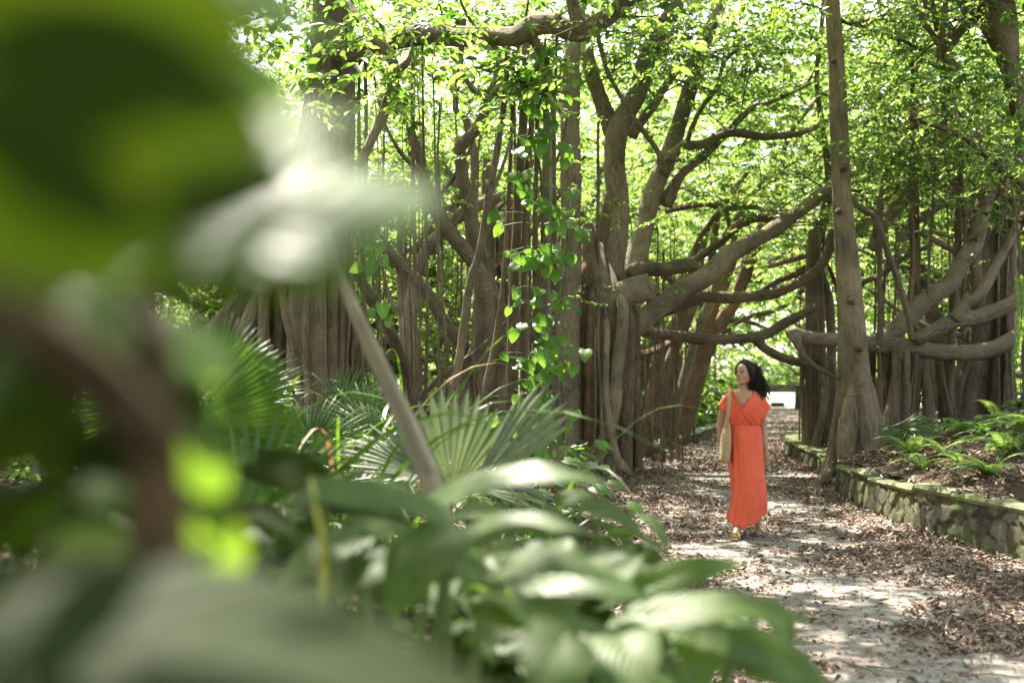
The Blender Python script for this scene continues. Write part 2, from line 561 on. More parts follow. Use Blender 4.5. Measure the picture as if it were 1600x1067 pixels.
# ------------------------------------------------------------------ dry stone retaining wall
t = NT('wall_stone')
tc = t.n('ShaderNodeTexCoord'); sp = t.n('ShaderNodeSeparateXYZ')
t.l(tc.outputs['UV'], sp.inputs[0])
ob = t.coord('Object')
col = t.ramp(t.attr('rnd'), [(0.0, (0.055, 0.046, 0.036)), (0.5, (0.10, 0.085, 0.065)), (1.0, (0.16, 0.135, 0.105))])
nz = t.noise(ob, 22, 6, 0.7)
col = t.mix(1.0, col, t.ramp(nz, [(0.3, (0.55, 0.55, 0.55)), (0.7, (1.35, 1.3, 1.25))]), 'MULTIPLY')
gap = t.ramp(sp.outputs[0], [(0.0, (1, 1, 1)), (0.22, (0, 0, 0))])
col = t.mix(gap, col, (0.05, 0.042, 0.033))
mo = t.ramp(t.noise(ob, 3.2, 5, 0.65, 0.4), [(0.44, (0, 0, 0)), (0.62, (0.8, 0.8, 0.8))])
col = t.mix(mo, col, (0.12, 0.145, 0.05))
M['stone'] = t.done(t.bsdf(col, 0.9, t.bump(nz, 0.8, 0.015), 0.25))
t = NT('mossy_coping')
ob = t.coord('Object')
col = t.ramp(t.noise(ob, 4.0, 7, 0.7), [(0.3, (0.075, 0.08, 0.04)), (0.5, (0.17, 0.172, 0.10)), (0.7, (0.30, 0.29, 0.215))])
mo = t.ramp(t.noise(ob, 2.0, 5, 0.6, 0.4), [(0.45, (0, 0, 0)), (0.65, (0.8, 0.8, 0.8))])
col = t.mix(mo, col, (0.20, 0.25, 0.08))
M['coping'] = t.done(t.bsdf(col, 0.9, t.bump(t.noise(ob, 30, 6, 0.7), 0.7, 0.012), 0.2))

t = NT('pale_stone'); ob = t.coord('Object')
M['pale_coping'] = t.done(t.bsdf(t.ramp(t.noise(ob, 5.0, 7, 0.7), [(0.3, (0.26, 0.25, 0.20)), (0.7, (0.52, 0.50, 0.44))]), 0.9, t.bump(t.noise(ob, 30, 6, 0.7), 0.7, 0.012), 0.2))


def stone_wall(name, label, cat, poly, hfun, cell, group=None, capw=0.26, caph=0.05, seed=1, slab=0.75, over=0.03, cap='coping'):
    """Rubble wall whose outer face follows poly; hfun gives its height along it."""
    rng = np.random.default_rng(seed)
    P, _ = smooth_path(np.array([(x, y, 0) for x, y in poly], float), np.ones(len(poly)), 0.05)
    s = np.concatenate([[0], np.cumsum(np.linalg.norm(np.diff(P, axis=0), axis=1))])
    st = 0.02
    ns = int(s[-1] / st)
    ss = np.linspace(0, s[-1], ns + 1)
    X = np.interp(ss, s, P[:, 0]); Y = np.interp(ss, s, P[:, 1])
    T = unit(np.stack([np.gradient(X), np.gradient(Y)], 1))
    Nn = np.stack([-T[:, 1], T[:, 0]], 1)                 # towards the path
    root = empty(name, (X[0], Y[0], 0), label, cat, group)
    hmax = max(hfun(y) for y in Y)
    nh = max(6, int(hmax / st))
    # jittered rubble cells
    cw, ch = cell
    ni, nj = int(s[-1] / cw) + 3, int(hmax / ch) + 4
    gi, gj = np.meshgrid(np.arange(-1, ni), np.arange(-2, nj), indexing='ij')
    sx = (gi + (gj % 2) * 0.5 + rng.uniform(-0.42, 0.42, gi.shape)) * cw
    sz = (gj + 0.5 + rng.uniform(-0.36, 0.36, gi.shape)) * ch
    wgt = rng.uniform(0.65, 1.4, gi.shape); wgt = wgt * np.where(rng.random(gi.shape) < .2, 1.25, 1.0); sx, sz, wgt = sx.ravel(), sz.ravel(), wgt.ravel()
    crnd = rng.random(len(sx)); cdep = rng.uniform(-0.012, 0.022, len(sx))
    V = np.empty((ns + 1, nh + 1, 3)); UV = np.zeros((ns + 1, nh + 1, 2)); rn = np.empty((ns + 1, nh + 1))
    for i in range(ns + 1):
        h = hfun(Y[i])
        zz = np.linspace(-0.10, h, nh + 1)
        near = np.abs(sx - ss[i]) < cw * 2.2
        dx = (sx[near][None, :] - ss[i]) / cw; dz = (sz[near][None, :] - zz[:, None]) / ch
        d = (np.abs(dx) ** 2.6 + np.abs(dz) ** 2.6) ** (1 / 2.6) / wgt[near][None, :]
        o = np.argsort(d, axis=1)
        i1, i2 = o[:, 0], o[:, 1]
        r = np.arange(nh + 1)
        gap = d[r, i2] - d[r, i1]
        bulge = np.clip(gap / 0.13, 0, 1) ** 0.5 * 0.028 + cdep[near][i1] + 0.012 * mnoise.noise(Vector((ss[i] * 9, seed, 0)))
        lean = 0.05 * (1 - zz / max(h, .1))
        off = bulge + lean - 0.03
        V[i, :, 0] = X[i] + Nn[i, 0] * off; V[i, :, 1] = Y[i] + Nn[i, 1] * off; V[i, :, 2] = zz
        UV[i, :, 0] = gap; rn[i] = crnd[near][i1]
    m = nh + 1
    fc = [(i * m + j, i * m + j + 1, (i + 1) * m + j + 1, (i + 1) * m + j) for i in range(ns) for j in range(nh)]
    mb = MB(); mb.add(V.reshape(-1, 3), fc, UV.reshape(-1, 2), rn.ravel())
    # closed ends and back
    for e in (0, ns):
        h = hfun(Y[e])
        for q in range(3):
            a = V[e, :, :2]; bx = V[e, :, :2] - Nn[e] * capw * 0.95
            pts = np.vstack([np.c_[a, V[e, :, 2]], np.c_[bx, V[e, :, 2]]])
            if q == 0:
                mb.add(pts, [(j, j + 1, m + j + 1, m + j) for j in range(m - 1)], np.tile([0.5, 0], (2 * m, 1)),
                       np.tile(rn[e], 2))
    mb.build('stonework', M['stone'], root)
    # coping of irregular slabs
    mb = MB(); a = 0.0
    while a < s[-1] - 0.05:
        L = slab * rng.uniform(0.6, 1.3); b = min(s[-1], a + L)
        if s[-1] - b < 0.2: b = s[-1]
        k = max(3, int((b - a) / 0.06)); q = np.linspace(a + 0.006, b - 0.006, k)
        dz = rng.uniform(-0.03, 0.016); tk = caph * rng.uniform(0.75, 1.35); r0 = rng.random()
        ring = []
        for u in q:
            x, y = np.interp(u, s, P[:, 0]), np.interp(u, s, P[:, 1])
            i = min(ns, int(u / st)); nn = Nn[i]
            h = hfun(y) + dz
            f_ = over + 0.012 * n2(u, seed, 9.0) + 0.02 * n2(u, seed, 2.0); bk = -capw + 0.03 * n2(u, seed + 5, 5.0)
            jz = 0.016 * n2(u, seed, 7.0, 3) + 0.008 * n2(u, seed, 19.0, 3)
            for off, z in ((f_ - 0.012, h - 0.004), (f_, h + tk * 0.5), (f_ - 0.018, h + tk + jz), (f_ * 0.5 + bk * 0.5, h + tk + 0.006 + jz), (bk, h + tk + jz), (bk, h - 0.06)):
                ring.append((x + nn[0] * off, y + nn[1] * off, z))
        fc = [(i * 6 + j, i * 6 + j + 1, (i + 1) * 6 + j + 1, (i + 1) * 6 + j) for i in range(k - 1) for j in range(5)]
        fc += [(0, 1, 2, 3, 4, 5), tuple((k - 1) * 6 + j for j in range(5, -1, -1))]
        mb.add(ring, fc, None, r0)
        a = b
    mb.build('coping', M[cap], root, smooth=False)
    return root


wy = np.arange(1.5, 16.6, 0.9)
stone_wall('retaining_wall', 'low rubble stone retaining wall with mossy coping along the path below the fern bank', 'wall',
           [(xr(y), y) for y in wy], lambda y: float(np.interp(y, [2, 10, 13, 16.5], [0.44, 0.42, 0.37, 0.30])), (0.25, 0.15), seed=3)
ky = np.arange(18.0, 29.5, 0.8)
stone_wall('border_wall', 'curved mossy stone border at the foot of the fluted roots beyond the pale trunk', 'kerb',
           [(xr(y), y) for y in ky], lambda y: float(np.interp(y, [18, 22, 26, 29], [0.20, 0.24, 0.22, 0.15])), (0.24, 0.13), seed=5, capw=0.3, caph=0.05)
ly = np.arange(36.0, 17.2, -0.8)
stone_wall('path_kerb', 'pale stone kerb edging the left side of the leaf-strewn path', 'kerb',
           [(xl(y), y) for y in ly], lambda y: 0.15, (0.3, 0.12), seed=8, capw=0.26, caph=0.05, slab=0.9, cap='pale_coping')

# far end of the tunnel: low wall, block and post in full sun
def rough_box(name, label, cat, c, size, mat, seed=0, cap=False):
    root = empty(name, (c[0], c[1], c[2]), label, cat)
    def bx(cx, cz, sx, sy, sz, nm):
        mb = MB(); n = 6
        g = np.linspace(-1, 1, n + 1); V = []; fc = []
        for ax in range(3):
            for sg in (-1, 1):
                o = len(V)
                for a in g:
                    for b in g:
                        p = [0, 0, 0]; p[ax] = sg; p[(ax + 1) % 3] = a; p[(ax + 2) % 3] = b
                        e = 1 - 0.02 * (abs(p[0]) ** 8 + abs(p[1]) ** 8 + abs(p[2]) ** 8 - 1)
                        j = 0.015 * n2(p[0] * 2 + seed, p[1] * 2, 1.0, p[2] * 2)
                        V.append((cx + p[0] * sx * .5 * (e + j), p[1] * sy * .5 * (e + j) + c[1], cz + p[2] * sz * .5 * (e + j)))
                fc += [(o + i * (n + 1) + k, o + (i + 1) * (n + 1) + k, o + (i + 1) * (n + 1) + k + 1, o + i * (n + 1) + k + 1) for i in range(n) for k in range(n)]
        mb.add(V, fc, None, 0.6); mb.build(nm, mat, root, smooth=False)
    bx(c[0], c[2] + size[2] * 0.46, size[0], size[1], size[2] * 0.92, 'body')
    bx(c[0], c[2] + size[2] * 0.965, size[0] * 1.06, size[1] * 1.2, size[2] * 0.07, 'cap')
    return root


rough_box('boundary_wall', 'long low tan wall in full sun across the far end of the path', 'wall', (20.0, 92.0, -0.05), (34, 0.4, 0.62), M['stone'], 1)
rough_box('stone_block', 'small grey stone block on the sunlit paving at the end of the path', 'block', (11.9, 54.5, -0.02), (0.55, 0.4, 0.2), M['stone'], 2)
rough_box('stone_post', 'short weathered post beside the dark roots at the end of the path', 'post', (11.85, 50.2, 0.0), (0.30, 0.28, 1.0), M['stone'], 3)

# ------------------------------------------------------------------ fallen leaves
def litter(name, n, region, zf, dens, seed, size=(0.045, 0.115), flat=0.32):
    rng = np.random.default_rng(seed)
    pts = []
    while len(pts) < n:
        x, y = region(rng)
        if rng.random() < dens(x, y): pts.append((x, y, zf(x, y) + 0.006 + rng.exponential(0.012)))
    B = np.array(pts)
    a = rng.uniform(0, 2 * math.pi, n)
    D = np.stack([np.cos(a), np.sin(a), rng.normal(0, flat, n)], 1)
    N = V3(0, 0, 1) + rng.normal(0, flat, (n, 3))
    N[rng.random(n) < 0.4] *= -1
    L = rng.uniform(*size, n); Wd = L * rng.uniform(0.32, 0.58, n)
    o = leaf_cloud(name, B, D, N, L, Wd, np.clip(rng.beta(1.7, 2.0, n), 0, 1), M['litter'], fold=0.3, curl=0.28)
    o['kind'] = 'stuff'
    return o


def path_region(y0, y1, pw):
    def f(rng):
        y = y0 + (y1 - y0) * rng.random() ** pw
        a, b = xl(y), xr(y)
        return a - 0.2 + (b - a + 0.25) * rng.random(), y
    return f


def path_dens(x, y):
    a, b = xl(y), xr(y)
    u = (x - a) / (b - a)
    edge = max(0, abs(u - 0.5) * 2 - 0.45) * 1.1
    d = 0.30 + 1.55 * n2(x, y, 0.75, 5.0) + 0.9 * n2(x, y, 2.4, 1.0) + edge
    return min(1.0, max(0.035, d))


litter('fallen_leaves', 50000, path_region(4.5, 51, 1.7), path_z, path_dens, 21, (0.025, 0.074), 0.22)
litter('leaf_crumbs', 36000, path_region(4.5, 34, 1.9), path_z, lambda x, y: min(1, path_dens(x, y) + .18), 24, (0.012, 0.04), 0.25)
litter('fallen_leaves', 19000, lambda r: (4.3 + 7 * r.random() ** 1.4, 6 + 20 * r.random()), lambda x, y: bank_z(x, y),
       lambda x, y: 0.0 if x < xr(y) + 0.22 else min(1, 0.75 + 1.0 * n2(x, y, 0.9)), 22, (0.03, 0.085), 0.26)
litter('fallen_leaves', 420, lambda r: (lambda y: (xr(y) - .02 + .27 * r.random(), y))(r.uniform(4, 16.4)), lambda x, y: float(np.interp(y, [2, 10, 13, 16.5], [0.44, 0.42, 0.37, 0.30])) + .055,
       lambda x, y: min(1, max(.1, .5 + 1.5 * n2(x, y, 1.3))), 25, (0.03, 0.08), 0.22)
litter('fallen_leaves', 5000, lambda r: (-7 + 9 * r.random(), 5 + 22 * r.random()), bed_z,
       lambda x, y: 0.0 if x > xl(y) - 0.25 else 0.7, 23)

# fallen twigs among the leaves
mb = MB(); rt = np.random.default_rng(31)
for i in range(260):
    y = 5 + 26 * rt.random() ** 1.5; x = xl(y) + (xr(y) - xl(y)) * rt.random(); a = rt.uniform(0, 6.28); l = rt.uniform(.08, .4); r_ = rt.uniform(.002, .006)
    z = path_z(x, y) + .012; d = V3(math.cos(a), math.sin(a), 0)
    mb.add(*tube([V3(x, y, z), V3(x, y, z + .012) + d * l * .5 + rt.normal(0, .015, 3) * V3(1, 1, .2), V3(x, y, z + .004) + d * l], [r_, r_ * .9, r_ * .5], seg=5, lump=0, seed=i * .1, step=.06))
tag(mb.build('fallen_twigs', M['bark'], None), kind='stuff')

# ------------------------------------------------------------------ sky, sun, camera
SUN_EL, SUN_AZ = math.radians(56), math.radians(-20)      # azimuth from +Y, minus is left
wd = bpy.data.worlds.new('World'); SC.world = wd; wd.use_nodes = True
wt = wd.node_tree; wt.nodes.clear()
sky = wt.nodes.new('ShaderNodeTexSky'); sky.sky_type = 'NISHITA'; sky.sun_disc = False
sky.sun_elevation = SUN_EL; sky.sun_rotation = SUN_AZ; sky.air_density = 1.0; sky.dust_density = 1.6
bg = wt.nodes.new('ShaderNodeBackground'); bg.inputs[1].default_value = 0.15
wo = wt.nodes.new('ShaderNodeOutputWorld')
hs = wt.nodes.new('ShaderNodeHueSaturation'); hs.inputs['Saturation'].default_value = 0.6
wm = wt.nodes.new('ShaderNodeMix'); wm.data_type = 'RGBA'; wm.blend_type = 'MULTIPLY'; wm.inputs[0].default_value = 1; wm.inputs[7].default_value = (1.04, 1.0, 0.95, 1)
wt.links.new(sky.outputs[0], hs.inputs['Color']); wt.links.new(hs.outputs[0], wm.inputs[6]); wt.links.new(wm.outputs[2], bg.inputs[0]); wt.links.new(bg.outputs[0], wo.inputs[0])
sd = bpy.data.lights.new('sun', 'SUN'); sd.energy = 5.0; sd.angle = math.radians(0.53); sd.color = (1.0, 0.93, 0.80)
so = bpy.data.objects.new('sun', sd); COL.objects.link(so)
sv = Vector((math.sin(SUN_AZ) * math.cos(SUN_EL), math.cos(SUN_AZ) * math.cos(SUN_EL), math.sin(SUN_EL)))
so.rotation_euler = (-sv).to_track_quat('-Z', 'Y').to_euler()
so.location = tuple(sv * 60)

cd = bpy.data.cameras.new('camera'); cam = bpy.data.objects.new('camera', cd); COL.objects.link(cam); SC.camera = cam
cam.location = (0, 0, CZ); cam.rotation_euler = (math.radians(90), 0, 0)
cd.sensor_width = 36; cd.lens = F / 1600 * 36; cd.shift_y = (HZ - 533.5) / 1600
cd.clip_start = 0.05; cd.clip_end = 2000
cd.dof.use_dof = True; cd.dof.focus_distance = 11.7; cd.dof.aperture_fstop = 1.7; cd.dof.aperture_blades = 0
SC.view_settings.view_transform = 'Standard'; SC.view_settings.look = 'None'; SC.view_settings.gamma = 1
SC.view_settings.exposure = 2.18
SC.render.engine = 'CYCLES'
cy = SC.cycles
cy.use_denoising = True; cy.denoiser = 'OPENIMAGEDENOISE'
cy.max_bounces = 8; cy.diffuse_bounces = 5; cy.glossy_bounces = 3; cy.transmission_bounces = 6; cy.transparent_max_bounces = 8
cy.sample_clamp_indirect = 8.0; cy.caustics_reflective = False; cy.caustics_refractive = False
# ------------------------------------------------------------------ trees
def ground_z(x, y):
    if x < xl(y) - 0.12: return bed_z(x, y)
    if x > xr(y) + 0.12 and y < 34: return bank_z(x, y)
    return path_z(x, y)


_seed = [0.0]
def nseed():
    _seed[0] += 0.618
    return _seed[0] % 23.0


class Tree:
    def __init__(s, name, label, px, Y, group=None, py=None):
        p = W(px, py or 700, Y); z = ground_z(p[0], Y)
        s.root = empty(name, (p[0], Y, z), label, 'tree', group)
        s.Y = Y; s.tips = []; s.nroots = 0

    def limb(s, pts, Y=None, mat='bark', kind='limb', flute=0, fd=0.0, lump=0.13, ground=False, wob=0.0, tips=None, k=1.0):
        """pts: (px, py, radius px[, Y]) along the limb; ground=True carries the last one down to the soil."""
        P, R = [], []
        for q in pts:
            y = q[3] if len(q) > 3 else (Y or s.Y)
            P.append(W(q[0], q[1], y)); R.append(q[2] / F * y * k * (.4 if kind == 'buttress_root' and len(R) == 0 else 1.3 if kind == 'limb' and len(R) == 0 and 5 < q[2] < 19 else 1))
        if ground:
            g = ground_z(P[-1][0], P[-1][1]) - 0.06
            if P[-1][2] > g + 0.05:
                d = V3(0, 0, 0)
                if len(P) > 1: d = (P[-1] - P[-2]) * V3(1, 1, 0)
                d = d / max(0.2, np.linalg.norm(P[-1] - P[-2])) * (P[-1][2] - g)
                P.append(V3(P[-1][0] + d[0] * 0.6, P[-1][1] + d[1] * .6, g)); R.append(R[-1] * 1.12)
        mb = MB(); sd_ = nseed()
        mb.add(*tube(P, R, lump=lump, flute=flute, fdepth=fd, seed=sd_, wob=wob))
        o = mb.build(kind, M[mat], s.root)
        if tips:
            C, _ = smooth_path(P, R, 0.3)
            s.tips.append(C[int(len(C) * tips):])
        return o

    def roots(s, n, px, pyt, Yr, r=(1.2, 4), mat='root', lean=12, seed=0, wob=0.05):
        """n hanging roots between px[0]..px[1], from height pyt down to the soil."""
        rng = np.random.default_rng(seed + 77)
        for i in range(n):
            y = rng.uniform(*Yr); x = rng.uniform(*px); t = rng.uniform(*pyt)
            rr = r[0] + (r[1] - r[0]) * rng.random() ** 2.2
            l = rng.normal(0, lean)
            x1 = x + l
            g = W(x1, 0, y); gz = ground_z(g[0], y)
            pb = HZ + (CZ - gz) * F / y
            s.limb([(x, t, rr * 0.8), (x + l * 0.35 + rng.normal(0, 2), t + (pb - t) * 0.4, rr), (x1, pb, rr * 1.15)], y, mat, 'aerial_root',
                   flute=2 if rr > 4 else 0, fd=0.12, ground=True, wob=wob)

    def sprout(s, n, seed, L=(.7, 1.8), r=(.008, .022)):
        """Forking twigs along the upper limbs, one mesh; returns their ends for leaves."""
        rng = np.random.default_rng(seed); mb = MB(); ends = []
        for i in range(n):
            C = s.tips[rng.integers(len(s.tips))]; c = C[rng.integers(len(C))]
            a = rng.uniform(0, 6.28); d = unit(V3(math.cos(a), math.sin(a), rng.normal(.15, .4))); l = rng.uniform(*L); rr = rng.uniform(*r)
            b = unit(np.cross(d, V3(0, 0, 1))) * rng.normal(0, .18) * l
            P = [c, c + d * l * .35 + b * .7 + V3(0, 0, .03), c + d * l * .7 + b, c + d * l + b * .5 + V3(0, 0, -.12 * l)]
            mb.add(*tube(P, [rr, rr * .75, rr * .5, rr * .2], seg=5, lump=.1, seed=nseed(), step=.16)); ends += [P[2], P[3]]
            for k in range(2):
                q = P[1] * (1 - k * .6) + P[2] * k * .6; d2 = unit(d + rng.normal(0, .7, 3)); e = q + d2 * l * .45
                mb.add(*tube([q, (q + e) / 2 + rng.normal(0, .03, 3), e], [rr * .6, rr * .45, rr * .15], seg=4, lump=0, seed=.1, step=.16)); ends.append(e)
        mb.build('twigs', M['bark_dark'], s.root)
        return np.array(ends) + rng.normal(0, .06, (len(ends), 3))

    def crown(s, C, per=10, tl=0.45, leaf=0.1, mat='leaf', wr=0.5, seed=0, njit=0.5, droop=0.25, sticks=True):
        C = np.asarray(C)
        B, D, N, L, Wd, r, ex = twig_leaves(C, per, tl, leaf, wr, droop, njit, np.random.default_rng(seed + 5), None, sticks)
        return leaf_cloud('crown', B, D, N, L, Wd, r, M[mat], s.root, extra=ex)


def around(paths, per_m, spread, rng, zmin=None, zoff=0.0):
    """Scatter twig centres round limb paths."""
    out = []
    for C in paths:
        k = max(1, int(per_m * 0.3))
        for c in C:
            q = c + rng.normal(0, 1, (k, 3)) * spread + V3(0, 0, zoff)
            out.append(q)
    out = np.concatenate(out)
    if zmin is not None: out = out[out[:, 2] > zmin]
    return out


def pxcloud(n, box, Yr, rng, clump=1.2, thr=0.0, keep=None):
    """Twig centres that fill a patch of the view between two distances, in noisy clumps."""
    out = []
    tries = 0
    while len(out) < n and tries < n * 30:
        tries += 1
        y = rng.uniform(*Yr); p = W(rng.uniform(box[0], box[2]), rng.uniform(box[1], box[3]), y)
        if mnoise.noise(Vector(p / clump)) < thr: continue
        if keep is not None and not keep(p): continue
        out.append(p)
    return np.array(out)


def not_near_path(p):
    """Leaves stay above head height over the path."""
    return p[2] > 2.6 or p[0] < xl(p[1]) - 0.3 or p[0] > xr(p[1]) + 0.2


# ---- A: tall smooth trunk on the right, on spread roots
A = Tree('fig_tree', 'tall smooth grey-brown trunk on buttress roots, right beside the path wall', 1338, 17.3)
A.limb([(1293, -420, 8), (1297, -150, 10.5), (1299, 0, 11), (1307, 112, 12), (1312, 225, 13.5), (1320, 375, 16.5), (1329, 500, 19.5), (1334, 580, 24), (1336, 650, 31), (1338, 715, 38)],
       mat='bark_pale', kind='trunk', flute=5, fd=0.07, lump=0.10, ground=True, tips=None)
for px, py, r in ((1303, 95, 4), (1318, 262, 5), (1311, 330, 4), (1330, 470, 6), (1342, 545, 5)):
    A.limb([(px, py, r * 1.4, 17.18), (px + 1, py - 1, r, 17.02)], None, 'bark_dark', 'knot', lump=.2)
for pts in ([(1322, 575, 12), (1311, 640, 12), (1303, 700, 10), (1293, 735, 9, 17.0), (1278, 752, 6, 16.4)],
            [(1346, 560, 11), (1358, 615, 12), (1370, 665, 12), (1380, 712, 11)],
            [(1330, 600, 12, 17.0), (1326, 660, 15, 16.9), (1322, 725, 14, 16.8)],
            [(1350, 640, 10), (1362, 690, 10), (1392, 715, 7)],
            [(1337, 570, 3, 16.9), (1342, 600, 4.5, 16.7), (1352, 645, 5.5, 16.65), (1360, 690, 5, 16.6), (1347, 722, 4, 16.5)],
            [(1366, 590, 1.8, 16.75), (1352, 597, 2.2, 16.62), (1340, 606, 2, 16.62)],
            [(1316, 612, 1.8, 16.8), (1330, 618, 2, 16.65), (1343, 616, 1.8, 16.62)]):
    A.limb(pts, mat='bark_pale', kind='buttress_root', flute=3, fd=0.08, ground=pts[-1][1] > 690)

# ---- E: the big banyan left of the path
E = Tree('banyan_tree', 'large banyan with sawn-off stub and fused hanging roots at the left edge of the path', 930, 19.6)
E.limb([(961, 285, 11, 19.6), (950, 370, 22, 19.7), (938, 440, 34), (935, 540, 44), (932, 650, 50), (930, 735, 58)], 19.8, 'bark_dark', 'trunk', 7, 0.22, 0.1, True)
for pts, y, m, fl in (
        ([(892, 96, 14), (891, 225, 15.5), (892, 400, 17), (888, 560, 20), (884, 690, 23)], 18.6, 'bark', 4),
        ([(862, 330, 7), (868, 480, 9), (872, 600, 10), (866, 700, 13)], 18.9, 'bark_dark', 3),
        ([(936, 452, 17), (939, 520, 12), (940, 590, 10), (938, 690, 12), (934, 730, 14)], 18.9, 'bark', 3),
        ([(960, 468, 11), (957, 560, 10), (952, 640, 10), (950, 712, 12)], 18.8, 'bark', 3),
        ([(974, 492, 10), (967, 560, 10), (958, 640, 10), (934, 722, 11), (930, 745, 8)], 18.5, 'bark', 2),
        ([(984, 500, 9), (982, 600, 10), (978, 700, 12)], 19.3, 'bark_dark', 3),
        ([(912, 440, 9), (913, 560, 10), (908, 700, 13)], 18.7, 'bark_red', 3),
        ([(925, 470, 6), (921, 580, 7), (920, 710, 9)], 18.5, 'bark_red', 2),
        ([(995, 500, 6), (992, 600, 6), (996, 690, 8)], 19.6, 'bark_dark', 2),
        ([(948, 520, 5), (946, 620, 6), (960, 700, 6), (968, 728, 6)], 18.3, 'bark', 2)):
    p0 = pts[0]; pts = [(p0[0] * .45 + 938 * .55, p0[1] - 70, p0[2] * .3, 19.4), (p0[0] * .8 + 938 * .2, p0[1] - 30, p0[2] * .75, y * .7 + 19.4 * .3)] + pts
    E.limb(pts, y, m, 'aerial_root', fl, 0.14, 0.12, True)
for pts in ([(952, 700, 10), (968, 722, 8), (985, 742, 5)], [(900, 715, 12), (880, 740, 9), (862, 752, 7)], [(930, 715, 11), (938, 738, 9), (952, 750, 5)]):
    E.limb([(*p, 18.5 - 0.15 * i) for i, p in enumerate(pts)], None, 'bark', 'buttress_root', 3, 0.1)
# stub, and the joint it leaves from
E.limb([(924, 430, 22), (940, 470, 25), (958, 470, 22), (985, 456, 20.5), (1016, 447, 20)], 18.9, 'bark', 'limb', lump=0.08)
E.limb([(1013, 448.5, 15, 18.83), (1019, 446, 14, 18.83)], None, 'bark_pale', 'sawn_end', lump=0.02)
E.limb([(940, 455, 18), (925, 405, 14), (918, 350, 9)], 19, 'bark')
# forked stems above
E.limb([(938, 460, 22), (958, 400, 19), (965, 337, 17), (961, 270, 16.5), (962, 215, 17), (976, 180, 16), (995, 150, 15), (1017, 82, 15), (1040, 35, 13), (1062, -10, 12), (1080, -120, 9)], 19.6, kind='stem', tips=.55)
E.limb([(961, 225, 12), (948, 180, 12.5), (930, 135, 12), (916, 79, 11), (905, 20, 9), (885, -80, 7)], 19.7, kind='stem', tips=.4)
E.limb([(985, 212, 8), (1000, 192, 8), (1021, 165, 7.5), (1040, 135, 6), (1058, 112, 5), (1090, 80, 4), (1130, 20, 3)], 19.9, kind='limb', tips=.3)
E.limb([(985, 440, 18, 20.4), (1000, 380, 16, 20.6), (1021, 300, 15, 20.8), (1040, 255, 14, 20.8), (1059, 199, 13, 21), (1077, 142, 12, 21), (1087, 101, 13, 21), (1102, 60, 12, 21.1), (1130, 0, 9, 21.2), (1150, -100, 7, 21.4)], None, kind='stem', tips=.5)
E.limb([(1035, 270, 9), (1062, 232, 8), (1100, 225, 7.5), (1145, 208, 7), (1200, 214, 6), (1260, 205, 4.5), (1330, 170, 3)], 20.6, tips=.3)
E.limb([(1040, 320, 9), (1059, 281, 8), (1076, 262, 7.5), (1100, 243, 7), (1137, 206, 5.5), (1175, 169, 4.5), (1205, 160, 3.5), (1260, 135, 2)], 20.9, tips=.3)
E.limb([(950, 116, 3.5), (987, 180, 4), (1010, 212, 4), (1029, 240, 4.5), (1035, 270, 5)], 19.0, 'bark_dark')
E.limb([(1070, 230, 4), (1092, 176, 4), (1119, 139, 3.6), (1134, 94, 3), (1172, 70, 2)], 20.5, 'bark_dark', tips=.3)
E.limb([(930, 40, 4), (945, 100, 4), (950, 116, 3.5)], 19.2, 'bark_dark')
# limbs that reach across the path
E.limb([(965, 560, 12, 20), (984, 522, 16, 20), (1025, 485, 15.5, 20), (1062, 455, 15, 20), (1107, 429, 14.5, 20), (1137, 400, 14, 20), (1170, 381, 13, 20.2), (1204, 362, 12, 20.4), (1249, 330, 11, 20.8), (1290, 297, 10, 21), (1342, 261, 8, 21.2), (1382, 258, 7.5, 21.3), (1410, 244, 7, 21.5), (1450, 218, 5, 21.6), (1500, 195, 3.5, 21.7)], None, tips=.5)
E.limb([(984, 530, 9), (1010, 496, 10), (1060, 478, 10), (1096, 463, 10), (1137, 465, 9), (1178, 463, 9), (1204, 460, 9), (1237, 447, 8.5), (1260, 436, 8.5), (1290, 405, 8), (1300, 360, 6)], 20.9, 'bark_dark')
E.limb([(978, 525, 8), (990, 519, 8.5), (1010, 519, 8.5), (1062, 526, 8.5), (1119, 530, 8), (1175, 528, 8), (1200, 521, 8), (1222, 507, 8), (1249, 493, 8), (1275, 480, 7)], 20.5, 'bark_dark')
E.limb([(1174, 526, 5.5), (1184, 536, 6.5), (1200, 547, 7), (1218, 557, 7.5), (1247, 566, 7.5), (1265, 570, 6)], 20.6, 'bark_dark')
E.limb([(985, 430, 9), (999, 421, 11), (1040, 421, 11), (1075, 415, 11), (1092, 422, 10)], 20.2, 'bark_dark', lump=0.2)
E.limb([(1075, 415, 7), (1097, 400, 6), (1134, 371, 7), (1150, 355, 8), (1170, 342, 8.5), (1205, 338, 7), (1240, 332, 5)], 22, 'bark_dark', tips=.5)
E.limb([(1040, 330, 5), (1100, 319, 6), (1137, 326, 5.5), (1180, 324, 4.5), (1197, 335, 4)], 22.5, 'bark_dark', tips=.4)
E.limb([(1134, 325, 4), (1138, 345, 4), (1143, 368, 3)], 22.5, 'bark_dark')
E.limb([(1200, 417, 5), (1237, 406, 5), (1271, 396, 5), (1300, 380, 4)], 22.5, 'bark')
E.limb([(985, 560, 6), (1030, 545, 7), (1060, 530, 6), (1100, 535, 4), (1140, 515, 2.5)], 21.5, 'bark_dark')
E.roots(12, (985, 1075), (330, 520), (19.4, 21.5), (0.9, 2.6), seed=3, lean=6)
E.roots(9, (870, 985), (300, 520), (18.1, 18.8), (0.6, 2.4), seed=24, lean=14, wob=.09)
E.roots(6, (845, 935), (60, 420), (18.4, 19.6), (1.0, 5), seed=4, lean=5)

E.crown(np.concatenate([E.sprout(110, 4), around(E.tips, 14, (.7, .7, .5), np.random.default_rng(44), 3.4)]), per=11, tl=.35, leaf=.088, seed=45)

